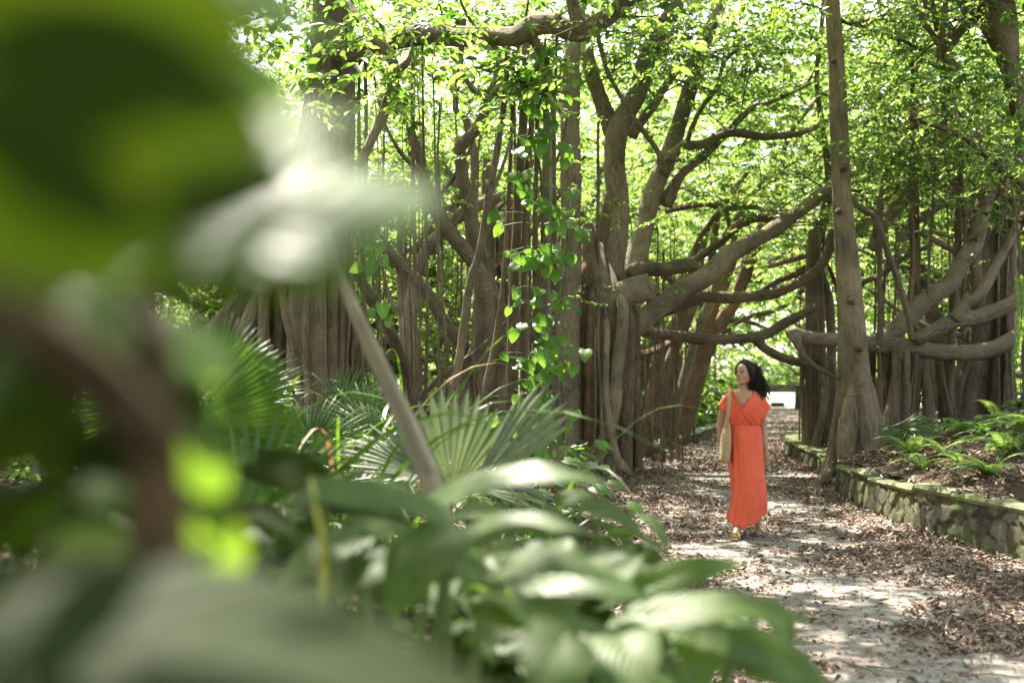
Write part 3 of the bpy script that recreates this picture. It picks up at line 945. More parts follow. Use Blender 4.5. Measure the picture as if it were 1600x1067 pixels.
# ---- leaning stems of the row farther along the left kerb
LROW = [([(1050, 520, 8), (1032, 552, 9), (1020, 620, 10), (1008, 700, 11)], 22.5, 'bark_red'),
        ([(1085, 470, 8), (1070, 511, 8.5), (1047, 564, 9), (1028, 640, 10), (1010, 702, 11)], 23.5, 'bark_red'),
        ([(1190, 360, 8), (1175, 399, 10), (1145, 474, 11), (1111, 530, 12), (1084, 610, 12.5), (1070, 660, 13), (1060, 695, 15)], 26.5, 'bark_red'),
        ([(1095, 505, 7), (1078, 560, 8), (1060, 630, 9), (1046, 692, 10)], 25.0, 'bark'),
        ([(1120, 470, 7), (1098, 530, 8), (1080, 580, 8), (1070, 640, 9), (1040, 690, 9)], 25.6, 'bark_red'),
        ([(1065, 500, 6), (1040, 580, 7), (1030, 690, 8)], 24.6, 'bark_dark')]
g_row = 'leaning root stems along the left kerb'
for i, (pts, y, m) in enumerate(LROW):
    lab = ['red-brown stem nearest the banyan stub, leaning right over the left kerb',
           'slim red-brown stem crossing another just behind it at the left kerb',
           'thickest red-brown stem leaning furthest right over the kerb, nearest the woman',
           'grey stem in the middle of the leaning row by the left kerb',
           'bent red-brown stem behind the middle of the leaning row',
           'darkest thin stem in the leaning row at the left kerb'][i]
    b = Tree('leaning_tree', lab, pts[-1][0], y, g_row)
    b.limb(pts, y, m, 'trunk', 3, 0.12, 0.12, True)
    px, py = pts[0][0], pts[0][1]
    b.limb([(px, py, pts[0][2]), (px + 25, py - 60, 6), (px + 40, py - 140, 4.5), (px + 90, py - 210, 3)], y, m, 'limb', tips=.4)
    b.roots(3, (pts[-1][0] - 12, pts[-1][0] + 22), (500, 590), (y - 0.4, y + 0.4), (1.5, 3.5), seed=30 + i, lean=12)
    b.crown(around(b.tips, 16, (0.9, 0.9, 0.5), np.random.default_rng(60 + i), 3.2), leaf=0.12, seed=60 + i)
b = Tree('leaning_tree', 'thin fallen pole resting slantwise at the foot of the leaning row', 1040, 22.8, g_row)
b.limb([(1008, 648, 3), (1025, 668, 3.2), (1040, 686, 3.5), (1056, 697, 4)], 22.4, 'bark', 'trunk', ground=True)

# ---- G: the wide pale banyan at far left, its limb running along the top of the picture
G = Tree('banyan_tree', 'pale many-stemmed banyan behind the fan palms on the left, with a long level limb above', 450, 13.0)
G.limb([(520, -60, 24), (519, 60, 28), (512, 200, 36), (486, 350, 54), (470, 480, 68), (462, 600, 72), (455, 720, 80)], 13.4, 'bark', 'trunk', 8, 0.2, 0.1, True)
for pts, y, m in (([(506, -120, 12), (501, 20, 13), (504, 124, 14), (500, 300, 15), (494, 425, 16), (494, 560, 17), (492, 700, 19)], 12.6, 'bark_pale'),
                  ([(552, -80, 6), (545, 60, 7), (540, 142, 7), (538, 300, 8), (534, 500, 9), (527, 640, 10)], 12.8, 'bark_pale'),
                  ([(466, 350, 13), (467, 480, 15), (465, 600, 16), (462, 700, 18)], 12.5, 'bark'),
                  ([(415, 380, 9), (413, 480, 9), (412, 600, 10), (410, 700, 11)], 12.6, 'bark_pale'),
                  ([(436, 420, 6), (446, 490, 7), (464, 570, 7), (474, 660, 7)], 12.25, 'bark_pale'),
                  ([(440, 380, 9), (438, 500, 10), (436, 640, 12)], 12.7, 'bark_dark'),
                  ([(545, 380, 8), (548, 450, 8), (552, 560, 8), (548, 680, 9)], 13.2, 'bark'),
                  ([(520, 330, 9), (518, 500, 9), (514, 680, 10)], 12.7, 'bark'),
                  ([(440, 400, 22), (400, 450, 24), (362, 505, 26), (325, 560, 28)], 13.0, 'bark_dark'),
                  ([(425, 430, 14), (392, 500, 15), (368, 570, 16)], 12.8, 'bark'),
                  ([(482, 430, 4), (476, 520, 4.5), (480, 640, 5)], 12.2, 'bark_pale')):
    G.limb(pts, y, m, 'aerial_root', 4, 0.12, 0.1, True)
G.limb([(505, 55, 26, 13.2), (557, 78, 22, 12.8), (610, 62, 18, 12.5), (662, 55, 16, 12.3), (719, 58, 16.5, 12), (775, 57, 16, 11.8), (806, 58, 17, 11.7), (837, 40, 18, 11.6), (872, 40, 16, 11.5), (905, 50, 17, 11.4), (940, 33, 15, 11.3), (964, 14, 12, 11.2), (985, -30, 9, 11.1), (1010, -120, 7, 11.0)], None, 'bark', 'limb', lump=0.1, tips=.5)
G.limb([(908, 46, 12, 11.35), (899, 25, 11, 11.3), (893, -5, 10, 11.3), (885, -80, 9, 11.3)], None, 'bark', 'limb')
G.limb([(893, 32, 3, 11.12), (896, 29, 3.6, 11.08)], None, 'bark_dark', 'knot', lump=0.02)
G.limb([(500, -40, 14, 12.4), (540, 10, 11, 12.1), (569, 34, 9.5, 11.9), (590, 60, 9, 11.7), (604, 80, 9, 11.6), (618, 108, 8.5, 11.6), (612, 140, 9, 11.6), (603, 165, 9, 11.6), (590, 200, 8, 11.6), (560, 260, 7, 11.8)], None, 'bark', 'limb', lump=0.15)
G.limb([(620, 112, 6, 11.6), (634, 100, 6, 11.5), (642, 84, 3, 11.5), (646, 50, 2, 11.5)], None, 'bark')
G.limb([(942, 33, 7, 11.3), (965, 15, 5, 11.2), (1000, 0, 3, 11.1), (1040, -20, 2, 11)], None, 'bark')
G.limb([(818, 46, 9, 11.7), (836, 66, 9, 11.7), (848, 90, 9, 11.8), (854, 130, 8, 12), (856, 225, 8, 12), (853, 375, 8.5, 12), (852, 520, 9, 12), (846, 680, 10, 12)], None, 'bark', 'aerial_root', 3, 0.15, 0.15, True)
for pts, y in (([(822, 66, 6), (818, 180, 7), (809, 330, 7), (803, 480, 8), (800, 640, 9)], 12.2), ([(836, 80, 4.5), (834, 150, 5), (822, 290, 5.5), (818, 460, 6), (822, 650, 7)], 12.3),
               ([(842, 70, 3), (839, 220, 3.5), (836, 400, 4), (838, 640, 4)], 12.1), ([(794, 62, 3.5), (786, 170, 4.5), (765, 300, 5.5), (748, 400, 6), (735, 440, 6), (716, 570, 6.5), (702, 660, 7)], 11.7),
               ([(803, 60, 2.5), (800, 180, 3), (790, 400, 4), (776, 520, 4.5), (752, 640, 5)], 12.1), ([(870, 55, 2.5), (866, 200, 3), (868, 420, 3), (872, 640, 4)], 11.8),
               ([(645, 60, 2.2), (644, 200, 2.6), (648, 400, 3), (650, 640, 3.5)], 12.3), ([(660, 60, 1.5), (662, 250, 2), (668, 470, 2.4), (664, 640, 3)], 12.4),
               ([(570, 78, 3), (572, 200, 3.4), (570, 330, 3.6), (566, 560, 4)], 12.8), ([(562, 78, 2), (561, 200, 3), (566, 400, 3), (577, 620, 3)], 12.9)):
    G.limb(pts, y, 'root', 'aerial_root', 2, 0.12, 0.12, True)
G.roots(16, (560, 870), (90, 330), (12.8, 15.5), (0.8, 3.0), mat='bark_pale', seed=27, lean=10, wob=.07)
G.roots(8, (520, 640), (60, 300), (12.2, 14), (0.8, 3.2), seed=26, lean=14, wob=.09)
G.roots(9, (540, 900), (40, 80), (11.6, 13.2), (0.8, 2.8), seed=9, lean=8)
rg = np.random.default_rng(140)
E.roots(9, (1090, 1300), (300, 500), (20.0, 21.5), (0.7, 1.5), seed=23, lean=3) if False else None
C1 = pxcloud(80, (535, 20, 790, 185), (10.4, 12.6), rg, 0.5, -0.1)
C2 = pxcloud(40, (470, -40, 640, 190), (10.2, 11.5), rg, 0.5, 0.0)
C3 = pxcloud(34, (790, 88, 930, 160), (11.2, 12.2), rg, 0.5, 0.0)
C4 = around(G.tips, 3, (0.7, 0.6, 0.3), rg, 5.0)
G.crown(np.concatenate([G.sprout(9, 5, (.5, 1.2), (.006, .014)), C1, C2, C3, C4]), per=9, tl=0.34, leaf=0.115, wr=0.48, seed=41, mat='leaf')

# ---- I: the tangle of twisted stems between the two banyans
TW = [('grey-brown stem kinked twice high in the tangle of twisted stems', [(800, 40, 9), (790, 85, 10), (776, 127, 10.5), (764, 157, 11), (742, 206, 10), (720, 230, 12), (723, 275, 12.5), (734, 337, 13), (748, 400, 14), (768, 455, 15), (788, 510, 16), (786, 580, 19), (770, 650, 22)], 15.2, 'bark_dark'),
      ('stem with an S-bend rising left out of the middle of the tangle', [(640, 200, 7), (662, 270, 10), (670, 311, 11), (700, 360, 13), (722, 390, 14), (749, 425, 14), (760, 490, 14), (742, 556, 14), (716, 594, 14), (708, 650, 15)], 14.8, 'bark_dark'),
      ('smooth stem slanting down right across the pale gap of the tangle', [(560, 340, 8), (602, 387, 11), (632, 421, 11), (662, 451, 11.5), (692, 500, 12), (726, 545, 13), (745, 600, 14), (750, 660, 15)], 15.0, 'bark_dark'),
      ('dark bent stem leaning left beside the pale banyan', [(556, 420, 8), (580, 466, 11), (602, 500, 11), (621, 545, 11), (640, 594, 11), (650, 650, 13)], 14.2, 'bark_dark'),
      ('low stem sprawling right from the foot of the pale banyan', [(490, 480, 12), (512, 500, 13), (535, 522, 13), (565, 552, 12), (610, 605, 11), (645, 665, 11)], 13.8, 'bark_dark'),
      ('forked grey stem arching over the middle of the tangle', [(800, 296, 9), (780, 308, 10), (749, 320, 11), (707, 345, 11), (685, 368, 12), (664, 395, 11), (649, 432, 12), (640, 500, 13), (646, 570, 15), (648, 660, 18)], 16.5, 'bark'),
      ('broad fluted base stem at the right of the tangle', [(760, 250, 8), (764, 337, 12), (775, 420, 14), (780, 500, 16), (775, 570, 19), (765, 670, 25)], 17.4, 'bark_dark'),
      ('thick knotted stem curling behind the S-bend stem', [(735, 330, 9), (742, 262, 8), (728, 190, 7), (712, 172, 6), (718, 109, 5), (725, 30, 5)], 16.3, 'bark_dark'),
      ('red-brown stem bowed left behind the hanging vines', [(830, 250, 9), (800, 330, 11), (790, 400, 13), (806, 470, 14), (800, 540, 14), (782, 620, 18), (776, 670, 20)], 17.2, 'bark_red'),
      ('straight slim stem behind the tangle, nearest the pale banyan', [(628, 300, 6), (625, 400, 7), (630, 500, 8), (640, 660, 10)], 18.0, 'bark'),
      ('leaning stem in the back of the tangle, right of its middle', [(690, 250, 6), (735, 350, 8), (752, 470, 9), (740, 660, 11)], 19.5, 'bark'),
      ('fallen dark pole propped against the twisted stems', [(790, 505, 4), (750, 545, 5), (712, 572, 5.5), (676, 600, 6), (640, 650, 6)], 14.4, 'bark_dark')]
g_tw = 'twisted stems of the thicket'
for i, (lab, pts, y, m) in enumerate(TW):
    b = Tree('twisted_tree', lab, pts[-1][0], y, g_tw)
    b.limb(pts, y, m, 'trunk', 3, 0.1, 0.14, i != 7, tips=None, k=.84)
    if i == 7:
        b.limb([(735, 330, 9), (750, 420, 11), (748, 540, 12), (752, 660, 15)], y, m, 'trunk', 3, 0.1, 0.14, True)
    if i in (0, 1, 5, 6, 8, 9, 10):
        rng = np.random.default_rng(200 + i)
        for k in range(3):
            q = pts[min(len(pts) - 1, 1 + k)]
            dx = rng.choice([-1, 1]) * rng.uniform(40, 110)
            b.limb([(q[0], q[1], q[2] * .5), (q[0] + dx * .4, q[1] - 25, q[2] * .4), (q[0] + dx * .8, q[1] - 80, q[2] * .25), (q[0] + dx, q[1] - 150, 1.4)], y + rng.normal(0, .3), m, 'limb', tips=.3)
        b.roots(1, (min(p[0] for p in pts) - 30, max(p[0] for p in pts) + 30), (120, 380), (y - 0.6, y + 0.8), (0.8, 3), seed=240 + i, lean=14)
        b.crown(np.concatenate([around(b.tips, 8, (0.6, 0.6, 0.4), rng, 2.4), pxcloud(40, (560, 120, 860, 520), (max(y, 17) + 1.0, max(y, 17) + 4), rng, 0.8, 0.08)]), per=12, tl=0.4, leaf=0.085, seed=260 + i)

# ---- B: column of fused roots right of the path opening
Bt = Tree('banyan_tree', 'column of fused roots standing right behind the pale trunk at the path opening', 1272, 21.6)
for pts, y, m, nm in (([(1272, 360, 9), (1271, 425, 12), (1270, 560, 13), (1272, 650, 15), (1274, 715, 18)], 21.5, 'bark', 'trunk'),
                      ([(1256, 540, 5), (1255, 600, 5), (1259, 680, 6)], 21.2, 'bark', 'aerial_root'), ([(1283, 440, 5), (1285, 560, 6), (1290, 700, 8)], 21.2, 'bark_dark', 'aerial_root'),
                      ([(1296, 480, 8), (1300, 600, 9), (1306, 700, 11)], 21.8, 'bark', 'aerial_root'), ([(1264, 470, 4), (1262, 600, 5), (1267, 705, 6)], 21.0, 'bark_dark', 'aerial_root'),
                      ([(1312, 470, 5), (1316, 590, 6), (1318, 700, 8)], 22.4, 'bark_dark', 'aerial_root'), ([(1288, 620, 6), (1278, 680, 7), (1266, 722, 7)], 20.9, 'bark', 'aerial_root')):
    p0 = pts[0]
    if nm != 'trunk': pts = [(p0[0] * .4 + 1271 * .6, p0[1] - 70, p0[2] * .3, 21.5)] + pts
    Bt.limb(pts, y, m, nm, 4, 0.16, 0.12, True)
Bt.limb([(1272, 380, 9), (1285, 345, 9), (1291, 320, 8), (1296, 270, 7), (1285, 200, 5), (1276, 120, 4), (1284, 40, 3.5), (1290, -60, 3)], 21.6, 'bark_dark', 'limb', tips=.3)
Bt.limb([(1265, 420, 8), (1240, 430, 6), (1215, 440, 5), (1190, 455, 4)], 22, 'bark_dark')
Bt.limb([(1289, 385, 9), (1320, 375, 9), (1350, 350, 9), (1380, 310, 8), (1420, 280, 7)], 22, 'bark', tips=.4)
Bt.roots(8, (1235, 1330), (330, 460), (21, 23), (0.9, 3), seed=12, lean=5)
Bt.crown(np.concatenate([Bt.sprout(30, 1), around(Bt.tips, 26, (0.8, 0.8, 0.6), rg, 3.2), pxcloud(200, (1090, 40, 1330, 330), (20, 23), rg, 0.9, 0.1)]), per=13, leaf=0.09, seed=71)

# ---- C: banyan with the long level limb
Cb = Tree('banyan_tree', 'banyan with a thick level limb held up by stout roots above the fern bank', 1410, 18.9)
Cb.limb([(1236, 516, 8), (1243, 524, 12), (1275, 530, 12), (1309, 531, 12), (1361, 537, 12), (1410, 541, 13.5), (1462, 549, 12), (1519, 552, 13), (1556, 543, 13), (1590, 526, 13), (1640, 505, 13)], 18.4, 'bark', 'limb', lump=0.1)
Cb.limb([(1242, 524, 8), (1250, 545, 5), (1262, 562, 4), (1280, 576, 3.5), (1312, 592, 3)], 18.2, 'bark')
Cb.limb([(1370, 540, 13), (1395, 520, 16), (1416, 500, 15), (1440, 474, 14), (1465, 456, 14), (1484, 444, 14.5), (1500, 414, 13), (1522, 380, 14), (1532, 340, 13), (1545, 290, 12)], 18.6, 'bark', 'limb', lump=0.12)
Cb.limb([(1430, 530, 9), (1462, 515, 11), (1490, 500, 12), (1522, 497, 12.5), (1558, 485, 12), (1600, 465, 12.5), (1660, 430, 13)], 18.2, 'bark', 'limb', lump=0.1)
Cb.limb([(1490, 498, 8), (1508, 476, 9), (1530, 462, 9), (1548, 430, 9), (1570, 390, 7), (1590, 350, 6)], 18.1, 'bark', 'limb')
for pts, y, m in (([(1384, 550, 12), (1382, 600, 12), (1378, 650, 14), (1372, 690, 17)], 18.8, 'bark'), ([(1408, 550, 13), (1404, 600, 13), (1396, 640, 14), (1388, 690, 17)], 18.4, 'bark'),
                  ([(1430, 550, 13), (1428, 600, 12), (1424, 640, 13), (1420, 690, 15)], 18.6, 'bark_red'), ([(1444, 560, 8), (1449, 610, 8), (1452, 670, 10)], 18.5, 'bark_dark'),
                  ([(1416, 555, 6), (1418, 620, 6), (1412, 690, 8)], 18.2, 'bark'), ([(1362, 545, 7), (1360, 610, 7), (1364, 690, 9)], 19.1, 'bark_dark'),
                  ([(1397, 560, 4), (1399, 640, 5), (1406, 690, 6)], 18.1, 'bark_dark')):
    p0 = pts[0]; pts = [(p0[0] * .9 + 1410 * .1, 532, p0[2] * .7, 18.4), (p0[0], 556, p0[2] * 1.05, (y + 18.4) / 2)] + [(p[0], max(p[1], 585), p[2]) if i_ == 0 else p for i_, p in enumerate(pts)]
    Cb.limb(pts, y, m, 'trunk' if y == 18.8 else 'aerial_root', 4, 0.15, 0.12, True)
Cb.limb([(1376, 350, 4.5), (1374, 430, 4.5), (1376, 500, 5), (1374, 540, 5)], 18.3, 'bark_dark', 'aerial_root')
Cb.limb([(1425, 90, 3), (1428, 180, 6), (1429, 230, 8), (1429, 330, 8), (1430, 420, 9), (1426, 480, 9)], 18.9, 'bark_red', 'aerial_root', 3, 0.15)
Cb.limb([(1365, 390, 8, 19.6), (1378, 352, 10, 19.6), (1398, 325, 12, 19.6), (1420, 300, 12, 19.6), (1450, 275, 11.5, 19.6), (1482, 258, 11, 19.7), (1508, 235, 9, 19.8), (1540, 205, 7, 19.9), (1590, 180, 5, 20)], None, 'bark', 'limb', tips=.5)
Cb.limb([(1372, 372, 7), (1372, 340, 7), (1380, 300, 6.5), (1388, 272, 6), (1396, 250, 4), (1420, 225, 3), (1460, 205, 2)], 18.6, 'bark_dark', 'limb', tips=.4)
Cb.limb([(1328, 308, 4), (1345, 326, 5), (1365, 338, 5.5), (1378, 365, 5.5), (1388, 400, 5.5), (1402, 436, 5.5), (1415, 480, 5), (1425, 530, 5)], 18.0, 'bark_dark', 'limb')
Cb.limb([(1436, 342, 6), (1462, 326, 6), (1485, 305, 5.5), (1500, 285, 5), (1535, 262, 4)], 18.7, 'bark', 'limb', tips=.5)
Cb.limb([(1416, 366, 3), (1450, 362, 3), (1488, 372, 2.5)], 18.7, 'bark', 'limb')
Cb.limb([(1330, 455, 4), (1352, 440, 4.5), (1376, 430, 5), (1410, 405, 5), (1450, 385, 4)], 19.6, 'bark_dark', 'limb')
for pts, y in (([(1460, 215, 2.2), (1459, 300, 2.5), (1452, 400, 2.8), (1450, 470, 3)], 18.5), ([(1512, 225, 4), (1500, 300, 6), (1496, 400, 6), (1488, 520, 6.5), (1484, 640, 7)], 18.8), ([(1500, 250, 3), (1508, 360, 3), (1505, 460, 3)], 18.6),
               ([(1463, 540, 4), (1468, 600, 4.5), (1474, 665, 5)], 19.0), ([(1478, 545, 3), (1476, 610, 3.5), (1470, 660, 4)], 19.2)):
    Cb.limb(pts, y, 'bark_dark', 'aerial_root', 2, 0.1, 0.12, pts[-1][1] > 600)
Cb.limb([(1470, 182, 3), (1420, 185, 3.5), (1444, 192, 4), (1500, 212, 4), (1537, 240, 4.5), (1590, 281, 5), (1640, 330, 6)][1:], 16.8, 'bark_dark', 'limb', tips=.01)
Cb.roots(12, (1340, 1500), (120, 420), (18.4, 20.5), (0.8, 3.0), seed=14, lean=9, wob=.09)
Cb.roots(10, (1350, 1480), (535, 560), (17.9, 18.8), (1.0, 4.5), seed=25, lean=16, wob=.1)
Cb.crown(np.concatenate([Cb.sprout(70, 2), around(Cb.tips, 22, (0.8, 0.8, 0.5), rg, 3.0), pxcloud(260, (1330, 110, 1600, 270), (16.2, 18.8), rg, 0.8, 0.05),
                         pxcloud(120, (1330, 250, 1560, 420), (19, 21), rg, 0.8, 0.12)]), per=13, leaf=0.085, mat='leaf', seed=72)

# ---- D: massive trunk at the right edge, with the dark forked stem above it
D_ = Tree('banyan_tree', 'massive fluted dark trunk standing highest on the bank at the right edge', 1540, 20.0)
D_.limb([(1548, 230, 18), (1546, 270, 22), (1542, 337, 28), (1548, 400, 32), (1550, 500, 31), (1540, 600, 32), (1534, 680, 36)], 20.2, 'bark', 'trunk', 6, 0.2, 0.08, True)
for pts, y in (([(1532, 300, 9), (1524, 400, 10), (1528, 500, 11), (1516, 600, 12), (1508, 660, 13)], 19.7), ([(1566, 260, 10), (1571, 380, 12), (1568, 500, 12), (1556, 640, 14)], 19.8), ([(1584, 300, 5), (1582, 420, 6), (1576, 560, 7), (1572, 640, 8)], 19.6), ([(1522, 540, 6), (1500, 600, 7), (1490, 650, 8)], 19.5)):
    D_.limb(pts, y, 'bark_dark', 'aerial_root', 4, 0.15, 0.1, True)
D_.limb([(1592, 180, 10), (1583, 124, 13), (1574, 80, 18), (1564, 40, 23), (1552, 0, 26), (1535, -60, 28)], 17.6, 'bark_dark', 'stem', 4, 0.12)
D_.limb([(1592, 120, 12), (1597, 200, 11), (1590, 300, 10)], 18.4, 'bark_dark', 'stem')
D_.limb([(1488, 112, 11), (1477, 88, 10), (1484, 68, 9.5), (1496, 50, 9.5), (1519, 22, 9), (1536, -4, 9), (1560, -60, 9)], 17.8, 'bark_dark', 'limb', tips=.5)
D_.limb([(1512, 26, 6), (1505, 8, 6), (1490, -4, 6), (1470, -20, 5)], 17.8, 'bark_dark', 'limb')
D_.limb([(1466, 112, 4), (1468, 80, 5), (1474, 40, 5), (1478, 0, 4.5), (1482, -50, 4)], 17.7, 'bark_dark', 'limb', tips=.3)
D_.limb([(1468, 72, 5), (1455, 50, 5), (1440, 30, 5), (1446, 8, 4), (1442, -30, 4)], 17.7, 'bark_dark', 'limb')
D_.limb([(1463, 48, 4), (1458, 10, 4), (1452, -20, 3)], 17.9, 'bark_dark', 'limb')
D_.limb([(1466, 105, 3), (1440, 95, 3), (1428, 120, 2.5)], 17.8, 'bark_dark', 'limb')
D_.limb([(1482, 105, 6), (1478, 160, 6), (1470, 240, 5)], 18.8, 'bark_dark', 'limb')
D_.roots(10, (1480, 1600), (180, 400), (18.6, 21), (0.8, 3.0), seed=16, lean=4)
D_.limb([(1300, 30, 2), (1350, 45, 2.2), (1400, 60, 2.5), (1440, 78, 3)], 18.4, 'bark_dark', 'limb', tips=.01)
D_.crown(np.concatenate([D_.sprout(60, 3), around(D_.tips, 24, (0.9, 0.9, 0.5), rg, 4.0), pxcloud(240, (1400, -60, 1640, 170), (17, 21), rg, 0.9, 0.14)]), per=13, leaf=0.09, mat='leaf', seed=73)
# ------------------------------------------------------------------ overhead canopy: crowns that close over the path
def canopy(tr, n, xr_, yr_, zr, thr, leaf, seed, mat='leaf', keep=None):
    rng = np.random.default_rng(seed); out = []
    while len(out) < n:
        x, y = rng.uniform(*xr_), rng.uniform(*yr_)
        d = mnoise.noise(Vector((x / 1.5, y / 1.5, 3.0))) + 0.5 * mnoise.noise(Vector((x / 0.5, y / 0.5, 9.0)))
        if d < thr: continue
        p = (x, y, rng.uniform(*zr) + 0.8 * mnoise.noise(Vector((x / 3, y / 3, 0))))
        if keep is None or keep(p): out.append(p)
    return tr.crown(np.array(out), per=11, tl=0.6, leaf=leaf, mat=mat, seed=seed, njit=0.35, wr=0.55, sticks=False)


# the light comes in from beyond the path, so what shades the ground hangs up to 5 m farther on
SUN = np.array([math.sin(SUN_AZ) * math.cos(SUN_EL), math.cos(SUN_AZ) * math.cos(SUN_EL), math.sin(SUN_EL)])
GAPS = [(W(600, 310, .68), .38), (W(420, 360, .64), .32), (W(600, 770, 2.3), .22), (W(830, 760, 2.35), .2), (W(760, 900, 2.3), .24), (W(900, 930, 2.4), .28), (W(640, 870, 2.5), .15), (W(420, 230, .45), .2), (W(980, 830, 4), .15), (W(60, 940, 2.6), .25), (W(1090, 890, 2.4), .25), (W(700, 690, 6), .4), (W(560, 640, 7), .4), (W(450, 640, 6), .3)]  # openings cut through the unseen canopy so sun lands on chosen leaves


def sunny(p):
    """False for a twig that would close one of the openings cut for sun on chosen leaves."""
    p = np.asarray(p)
    for g, r in GAPS:
        d = p - g; k = d @ SUN
        if k > 0 and np.linalg.norm(d - k * SUN) < r + .2: return False
    return True


canopy(E, 2600, (-2.5, 6.0), (7.5, 27), (6.9, 9.5), -0.13, 0.17, 301, keep=lambda p: not (p[0] < 0 and 12.5 < p[1] < 17) and sunny(p) and (p[1] < 17.5 or math.sin(p[0] * 37.7) > .3))  # holed and thinned to let sun onto the leaves below
canopy(G, 1000, (-4.5, 2.2), (3.2, 7.6), (5.8, 8.2), -0.2, 0.17, 304,
       keep=sunny)  # unseen crown added to put the near plants in partial shade
canopy(G, 2900, (-11, -2.5), (3.5, 20), (6.2, 9.5), -0.26, 0.17, 302, keep=sunny)
canopy(Cb, 1150, (5.5, 13), (9.5, 26), (7.2, 10), -0.12, 0.17, 303)


# unseen crowns added behind and beside the camera to cut the sky fill
canopy(G, 2300, (-9, -0.6), (-7, 3.8), (2.9, 8.0), -0.3, 0.2, 305, keep=sunny)
canopy(Cb, 600, (0, 9), (-7, 3.0), (3.6, 8.0), 0.0, 0.2, 306, keep=sunny)
# leaves that arch low over the far stretch of the path, and fill behind the limbs
rl = np.random.default_rng(311)
E.crown(pxcloud(560, (960, 60, 1330, 470), (23.5, 31), rl, 1.1, -.02), per=12, tl=.5, leaf=.115, seed=312, mat='leaf')
E.crown(pxcloud(330, (1000, 380, 1260, 560), (29, 43), rl, 1.2, -.05, lambda p: p[2] > 2.3), per=11, tl=.55, leaf=.16, seed=313, mat='leaf')
Cb.crown(pxcloud(520, (1290, -30, 1620, 300), (22, 29), rl, 1.1, -.02), per=12, tl=.5, leaf=.115, seed=314, mat='leaf_far')
E.crown(pxcloud(420, (980, 100, 1330, 430), (30, 42), rl, 1.3, -.1), per=11, tl=.6, leaf=.17, seed=317, mat='leaf_far')
G.crown(pxcloud(360, (440, -30, 900, 260), (18.5, 27), rl, 1.1, 0), per=12, tl=.5, leaf=.11, seed=315, mat='leaf_far')
E.crown(pxcloud(340, (820, -60, 1330, 140), (17, 22), rl, 0.9, .03), per=12, tl=.45, leaf=.10, seed=316, mat='leaf')
for pts, y in (([(1010, 470, 6), (1060, 440, 7), (1120, 425, 6), (1190, 440, 5), (1270, 475, 1.2)], 30), ([(1020, 560, 5), (1080, 520, 6), (1150, 500, 5), (1225, 522, 1)], 34), ([(1000, 400, 6), (1090, 470, 6), (1140, 520, 4), (1168, 548, 1)], 27),
               ([(1290, 420, 6), (1220, 480, 5), (1160, 500, 4), (1100, 545, 1)], 32), ([(1260, 380, 5), (1190, 420, 5), (1120, 500, 5), (1090, 560, 6)], 36)):
    E.limb(pts, y, 'bark_dark', 'limb')


# ------------------------------------------------------------------ trees farther back
def copy_tree(o, parent=None):
    c = o.copy(); COL.objects.link(c)
    if parent is not None: c.parent = parent
    for ch in list(o.children): copy_tree(ch, c)
    return c


g_back = 'trees farther back beyond the banyans'
protos = []
BACKLAB = ['sunlit yellow-green tree far behind the banyans with spreading grey limbs',
           'sunlit tree far behind the banyans with paired leaning stems',
           'sunlit tree far behind the banyans with hanging roots below its crown']
for k in range(3):
    rng = np.random.default_rng(500 + k)
    r = empty('background_tree', (0, 0, 0), BACKLAB[k], 'tree', g_back)
    tips = []
    ns = 2 + k % 2
    for s in range(ns):
        a = rng.uniform(0, 6.28); x0, y0 = 0.35 * math.cos(a), 0.35 * math.sin(a)
        P = [V3(x0, y0, -0.15), V3(x0 * 2 + rng.normal(0, .2), y0 * 2 + rng.normal(0, .2), 1.5), V3(x0 * 4 + rng.normal(0, .4), y0 * 4 + rng.normal(0, .4), 3.4), V3(x0 * 7 + rng.normal(0, .6), y0 * 7, 6.5)]
        mb = MB(); mb.add(*tube(P, [.26, .19, .15, .07], seg=10, flute=3, fdepth=.12, seed=nseed())); mb.build('trunk', M['bark_dark'], r)
        for q in range(4):
            b0 = P[1] * (1 - q / 4) + P[3] * (q / 4); a2 = rng.uniform(0, 6.28); ln = rng.uniform(1.8, 3.8)
            e = b0 + V3(math.cos(a2) * ln, math.sin(a2) * ln, rng.uniform(.3, 1.8))
            mid = (b0 + e) / 2 + rng.normal(0, .3, 3)
            mb = MB(); mb.add(*tube([b0, mid, e], [.11, .07, .025], seg=7, seed=nseed())); mb.build('limb', M['bark_dark'], r)
            tips.append(np.array([mid, e]))
    for q in range(7 if k == 2 else 3):
        a2 = rng.uniform(0, 6.28); d = rng.uniform(.4, 2.6)
        mb = MB(); mb.add(*tube([V3(math.cos(a2) * d, math.sin(a2) * d, 4.5), V3(math.cos(a2) * d + .1, math.sin(a2) * d, 2), V3(math.cos(a2) * d, math.sin(a2) * d + .1, -.2)], [.03, .04, .06], seg=6, seed=nseed()))
        mb.build('aerial_root', M['root'], r)
    C = []
    while len(C) < 1500:
        p = rng.normal(0, 1, 3); p = p / np.linalg.norm(p) * rng.random() ** 0.45
        p = p * V3(4.3, 4.3, 4.2) + V3(0, 0, 5.6)
        if p[2] < 1.3: continue
        if mnoise.noise(Vector(p / 1.3) + Vector((k * 9, 0, 0))) < -0.02: continue
        C.append(p)
    B, D, N, L, Wd, rn, ex = twig_leaves(np.array(C), 11, .5, .13, .54, .2, .55, rng, None, True)
    leaf_cloud('crown', B, D, N, L, Wd, rn, M['leaf_far'], r, extra=ex)
    protos.append(r)
